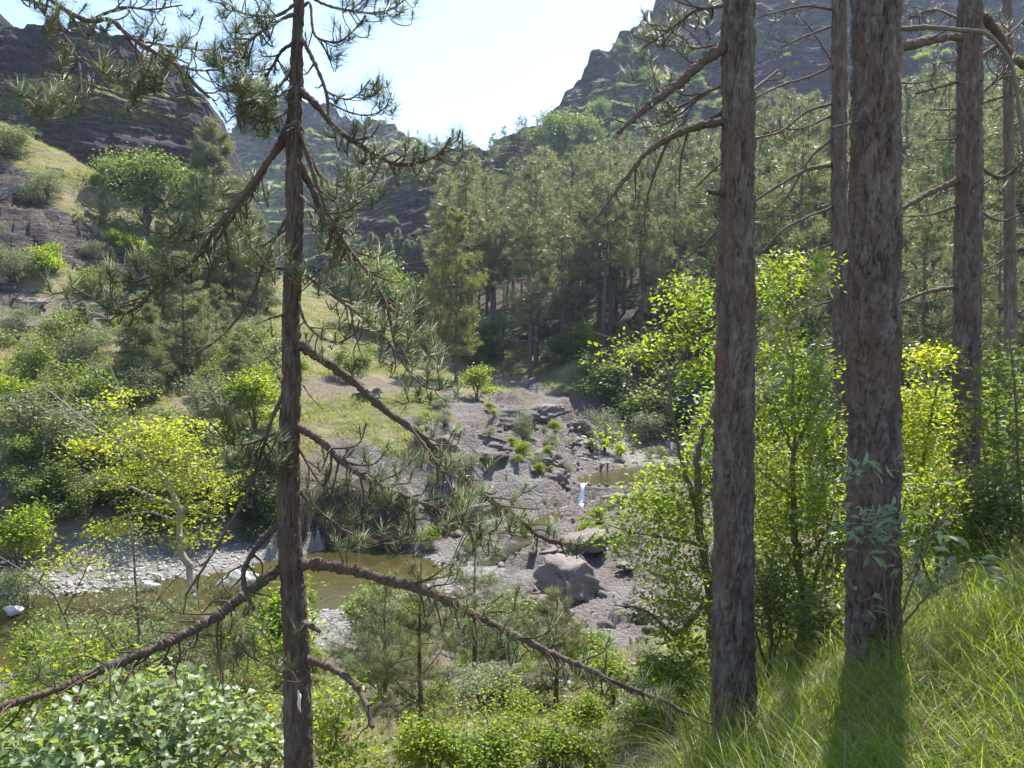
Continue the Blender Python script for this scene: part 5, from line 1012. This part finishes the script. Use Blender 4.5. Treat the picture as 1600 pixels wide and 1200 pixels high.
for k in range(64):
    px = ub.uniform(-40, 430); Yt = ub.uniform(27, 60); kd = ['green', 'willow', 'lime', 'willow'][int(ub.integers(4))]
    bush(kd, px, 0, Yt, {'green': 'dark green bush on the left slope', 'willow': 'grey-green bush on the left slope', 'lime': 'light green bush on the left slope'}[kd], float(ub.uniform(.9, 1.5)), {'green': 'dark bushes', 'willow': 'grey-green bushes', 'lime': 'light green bushes'}[kd] + ' of the left slope', h=float(ub.uniform(.8, 3.0)))
for k in range(60):
    Yt = ub.uniform(5.6, 15); px = ub.uniform(-60, 1080); kd = ['lime', 'willow', 'lime', 'lime'][int(ub.integers(4))]
    bush(kd, px, 0, Yt, {'lime': 'low yellow-green herb on the near slope above the stream', 'willow': 'low grey-green herb on the near slope above the stream', 'sage': 'low pale-leaved herb on the near slope above the stream'}[kd], float(ub.uniform(1.0, 1.8)), {'lime': 'yellow-green herbs', 'willow': 'grey-green herbs', 'sage': 'pale herbs'}[kd] + ' of the near slope', cat='plant', h=float(ub.uniform(.25, .7)))
for k in range(64):
    Yt = ub.uniform(26, 46); px = ub.uniform(640, 1100)
    while any(poly_sd(np.array([(px - 800) / F * Yt]), np.array([Yt]), q_)[0] > -.3 for q_, _ in POOLS): Yt = ub.uniform(26, 46); px = ub.uniform(640, 1000)
    kd = ['lime', 'willow'][int(ub.integers(2))]
    bush(kd, px, 0, Yt, {'lime': 'tiny light green plant between the stream bed slabs', 'willow': 'tiny grey-green plant between the stream bed slabs'}[kd], 1.3, {'lime': 'light green', 'willow': 'grey-green'}[kd] + ' plants of the stream bed', cat='plant', h=float(ub.uniform(.3, .9)))
for k in range(24):
    Yt = ub.uniform(11, 16.2); px = ub.uniform(-40, 800); kd = ['lime', 'willow', 'green'][k % 3]
    bush(kd, px, 0, Yt, {'lime': 'light green scrub before the near shore of the pool', 'willow': 'grey-green scrub before the near shore of the pool', 'green': 'green scrub before the near shore of the pool'}[kd], float(ub.uniform(.9, 1.4)), {'lime': 'light green', 'willow': 'grey-green', 'green': 'green'}[kd] + ' scrub before the pool', h=float(ub.uniform(.7, 1.5)))
# trees on the hills: dropped onto the hill surfaces
HPX = {}
def on_hill(key, px, py):
    if key not in HPX:
        A = HILLS[key][1][::2, ::2]; pr = A.reshape(-1, 3) - CAM; yy = pr[:, 1] * CP + pr[:, 2] * SP; zz = -pr[:, 1] * SP + pr[:, 2] * CP
        HPX[key] = A, yy, 800 + F * pr[:, 0] / yy, 600 - F * zz / yy
    A, yy, qx, qy = HPX[key]; k = int(((qx - px) ** 2 + (qy - py) ** 2 + .002 * (yy - yy.min()) ** 2).argmin()); return A.reshape(-1, 3)[k]
def hill_tree(proto, H0, key, px, py, hpx, label, group, wide=1.0, cat=None):
    p = on_hill(key, px, py); o = plant(proto, p[0], p[1], H0, hpx / F * p[1], label, group, z=p[2] - .3, wide=wide)
    if cat: o['category'] = cat
for px, py, h in ((772,262,60),(790,250,55),(812,232,52),(820,225,45),(838,215,34),(764,240,25),(852,215,30)): hill_tree(FP[2], 12, 'mid', px, py, h, 'small dark pine on the skyline of the centre hill', 'pines on the centre hill skyline')
for px, py, h, k in ((828,290,80,'FP'),(880,262,92,'tree'),(905,255,75,'tree'),(862,275,80,'tree'),(940,200,48,'tree'),(965,215,32,'tree'),(925,258,60,'tree')):
    hill_tree(FP[2] if k == 'FP' else BU['tree'], 12 if k == 'FP' else 7, 'mid', px, py, h, 'pine standing alone on the centre hill' if k == 'FP' else 'round green tree on the shoulder between the centre hill and the mountain', None if k == 'FP' else 'green trees below the mountain')
hb = np.random.default_rng(77)
for k in range(46):
    hill_tree(BU[['lime', 'green', 'green'][int(hb.integers(3))]], 3, 'mid', hb.uniform(600, 1000), hb.uniform(245, 400), hb.uniform(8, 22), 'small green bush on the ledges of the centre hill', 'bushes on the centre hill', 1.2)
for k in range(120):
    hill_tree(BU[['lime', 'green', 'green'][int(hb.integers(3))]], 3, 'right', hb.uniform(960, 1560), hb.uniform(70, 290), hb.uniform(8, 26), 'small green bush on the ledges of the right hand mountain', 'bushes on the right mountain', 1.3)
fw, fn = Acc(), Acc(); spots = []
for k in range(95):
    Yt = hb.uniform(94, 136); px = hb.uniform(720, 1750); x = (px - 800) / F * Yt; spots.append((x, Yt, gz1(x, Yt), hb.uniform(12, 16)))
for k in range(30):
    px = hb.uniform(560, 770); p = on_hill('mid', px, 423 + hb.uniform(-16, 20)); spots.append((*p, hb.uniform(35, 55) / F * p[1]))
for k in range(70):
    p = on_hill('right', hb.uniform(940, 1700), hb.uniform(235, 320)); spots.append((*p, hb.uniform(55, 80) / F * p[1]))
for x, y, z, h in spots:
    tube(fw, np.array([[x, y, z - .5], [x, y, z + h * .5], [x + .1, y, z + h]]), [.16, .12, .03], 5, .5)
    crown_pine(None, fn, np.array([x, y, 0]), z + h * .3, z + h, h * .17, 11, 8, 7, .62, .13, fuzz=.22)
fs_ = Thing('forest_mass', 'mass of distant pines covering the slopes at the foot of the hills', 'forest', (20, 120, 20)); fs_.o['kind'] = 'stuff'
fs_.part('trunks', fw, M['bark_far'], kind='stuff'); fs_.part('crowns', fn, M['needle_far'], kind='stuff')
for k in range(40):
    px = hb.uniform(350, 720); top = np.interp(px, [330, 385, 450, 520, 640, 720], [235, 170, 150, 172, 215, 235]); hill_tree(FP[int(hb.integers(4))], 13, 'far', px, top + hb.uniform(4, 60) * (k % 3 > 0), hb.uniform(12, 24), 'tiny pine on the hazy far hill', 'pines on the far hill')
for k in range(40):
    hill_tree(BU[['green', 'lime'][k % 2]], 3, 'far', hb.uniform(360, 720), hb.uniform(180, 330), hb.uniform(6, 14), 'tiny bush on the hazy far hill', 'bushes on the far hill', 1.5)
for k in range(14):
    hill_tree(BU[['green', 'lime'][k % 2]], 3, 'left', hb.uniform(-50, 330), hb.uniform(60, 300), hb.uniform(6, 16), 'little bush on a ledge of the dark left cliff', 'bushes on the left cliff', 1.3)

# ------------------------------------------------------------------ grass
def blades(acc, xy, L, wd, bend, seg=4, az=None, tint=None, spread=.35):
    n = len(xy); z = ground(xy[:, 0], xy[:, 1]) - .03; a = rng.uniform(0, 6.28, n) if az is None else az; h = np.stack([np.cos(a), np.sin(a), 0 * a], 1)
    p = np.concatenate([xy, z[:, None]], 1); L = L * (.95 + .45 * noise(xy[:, 0] * 1.6, xy[:, 1] * 1.6, 0, 61)) * (.55 + .7 * rng.random(n)); be = bend * (.4 + rng.random(n)); st = spread * rng.random(n)
    sd = np.stack([-np.sin(a), np.cos(a), 0 * a], 1); tw = rng.normal(0, .6, n)[:, None]; sd = unit(sd + h * tw); V = []
    for k in range(seg + 1):
        s = k / seg; ang = st + be * s; 
        if k: p = p + (h * np.sin(ang)[:, None] + np.array([0, 0, 1]) * np.cos(ang)[:, None]) * (L / seg)[:, None]
        wk = wd * (1 - s ** 2.2) * .5
        if k < seg: V += [p - sd * wk, p + sd * wk]
        else: V += [p]
    m = 2 * seg + 1; V = np.stack(V, 1); i_ = np.arange(n)[:, None] * m
    Qb = np.concatenate([i_ + [2 * k, 2 * k + 1, 2 * k + 3, 2 * k + 2] for k in range(seg - 1)]) if seg > 1 else None
    acc.add(V, i_ + [m - 3, m - 2, m - 1], Qb, np.repeat(rng.random(n) if tint is None else tint, m))
def clumps(n, cx, per, sp):
    c = cx(n); k = np.repeat(c, per, 0); return k + rng.normal(size=k.shape) * sp
def near_right(n):
    out = []
    while len(out) < n:
        Yt = 1.7 + 8.0 * rng.random(2000) ** 1.35; px = rng.uniform(1040, 1950, 2000); x = (px - 800) / F * Yt
        k = x > 1.0 + .14 * (Yt - 4); out += list(np.stack([x[k], Yt[k]], 1))
    return np.array(out[:n])
ga = Acc(); q = clumps(2200, near_right, 11, .045); blades(ga, q, .50, .0056, 1.55, 5); solo('long_grass', ga, M['grass'], 'long arching green grass on the bank around the thickest trunk', 'grass', (2.5, 5, 4.5), kind='stuff')
ga = Acc(); q = clumps(420, near_right, 5, .05); blades(ga, q, .56, .0045, 1.4, 6); solo('dry_grass', ga, M['straw'], 'dry straw coloured grass stalks among the long green grass', 'grass', (2.5, 5, 4.6), kind='stuff')
def near_left(n):
    Yt = rng.uniform(4.2, 14, n) ; px = rng.uniform(-100, 1120, n); return np.stack([(px - 800) / F * Yt, Yt], 1)
ga = Acc(); q = clumps(1700, near_left, 8, .08); blades(ga, q, .32, .006, 1.2, 3); solo('bank_grass', ga, M['meadow'], 'short yellow-green grass on the slope down to the stream', 'grass', (-2, 8, 3), kind='stuff')
def right_floor(n):
    Yt = rng.uniform(9, 26, n); px = rng.uniform(1060, 1750, n); return np.stack([(px - 800) / F * Yt, Yt], 1)
ga = Acc(); q = clumps(1500, right_floor, 8, .12); blades(ga, q, .34, .011, 1.2, 3); solo('woodland_grass', ga, M['grass'], 'grass and herbs under the saplings on the right', 'grass', (6, 16, 3), kind='stuff')
def meadow_pts(n):
    out = []
    while len(out) < n:
        Yt = rng.uniform(24, 72, 6000); px = rng.uniform(-150, 1000, 6000); x = (px - 800) / F * Yt; c = cover(x, Yt); sdl = poly_sd(x, Yt, LOWER)
        k = (c[:, 0] + .35 * c[:, 4] + .12 * c[:, 1] > .45 + .25 * rng.random(6000) - .45 * (rng.random(6000) > .9)) & (sdl < -2.5) & (noise(x * .35, Yt * .35, 0, 8) > -.25); out += list(np.stack([x[k], Yt[k]], 1))
    return np.array(out[:n])
ga = Acc(); q = clumps(6800, meadow_pts, 9, .16); blades(ga, q, .34, .03, 1.0, 2, spread=.6); solo('meadow_grass', ga, M['meadow'], 'tufted yellow-green meadow grass on the far bank and left slope', 'grass', (-12, 40, 5), kind='stuff')

# ------------------------------------------------------------------ haze of the sunlit air
def box(name, lo, hi):
    bm = bmesh.new(); bmesh.ops.create_cube(bm, size=1); lo, hi = np.array(lo), np.array(hi)
    for v in bm.verts: v.co = Vector((lo + hi) / 2 + np.array(v.co) * (hi - lo))
    me = bpy.data.meshes.new(name); bm.to_mesh(me); bm.free(); return me
hm = bpy.data.materials.new('haze'); hm.use_nodes = True; hn = hm.node_tree; hn.nodes.clear(); ho = hn.nodes.new('ShaderNodeOutputMaterial'); pv = hn.nodes.new('ShaderNodeVolumePrincipled')
pv.inputs['Color'].default_value = (.62, .76, 1, 1); pv.inputs['Density'].default_value = .0003; pv.inputs['Anisotropy'].default_value = .25
hn.links.new(pv.outputs[0], ho.inputs['Volume'])
allz = [A[:, :, 2] for _, A in HILLS.values()]; ally = [A[:, :, 1] for _, A in HILLS.values()]; allx = [A[:, :, 0] for _, A in HILLS.values()]
zlo = min(min(a.min() for a in allz), float(Zg.min())) - 1.0; zhi = max(a.max() for a in allz) + 12
hb_ = box('haze', (min(min(a.min() for a in allx), X.min()) - 5, -9, zlo), (max(max(a.max() for a in allx), X.max()) + 5, max(a.max() for a in ally) + 5, zhi)); hb_.materials.append(hm)
tag(link('haze', hb_), 'pale blue haze filling the valley air', 'haze', kind='stuff')
print('tris', sum(len(m.polygons) for m in bpy.data.meshes), 'objects', len(bpy.data.objects))
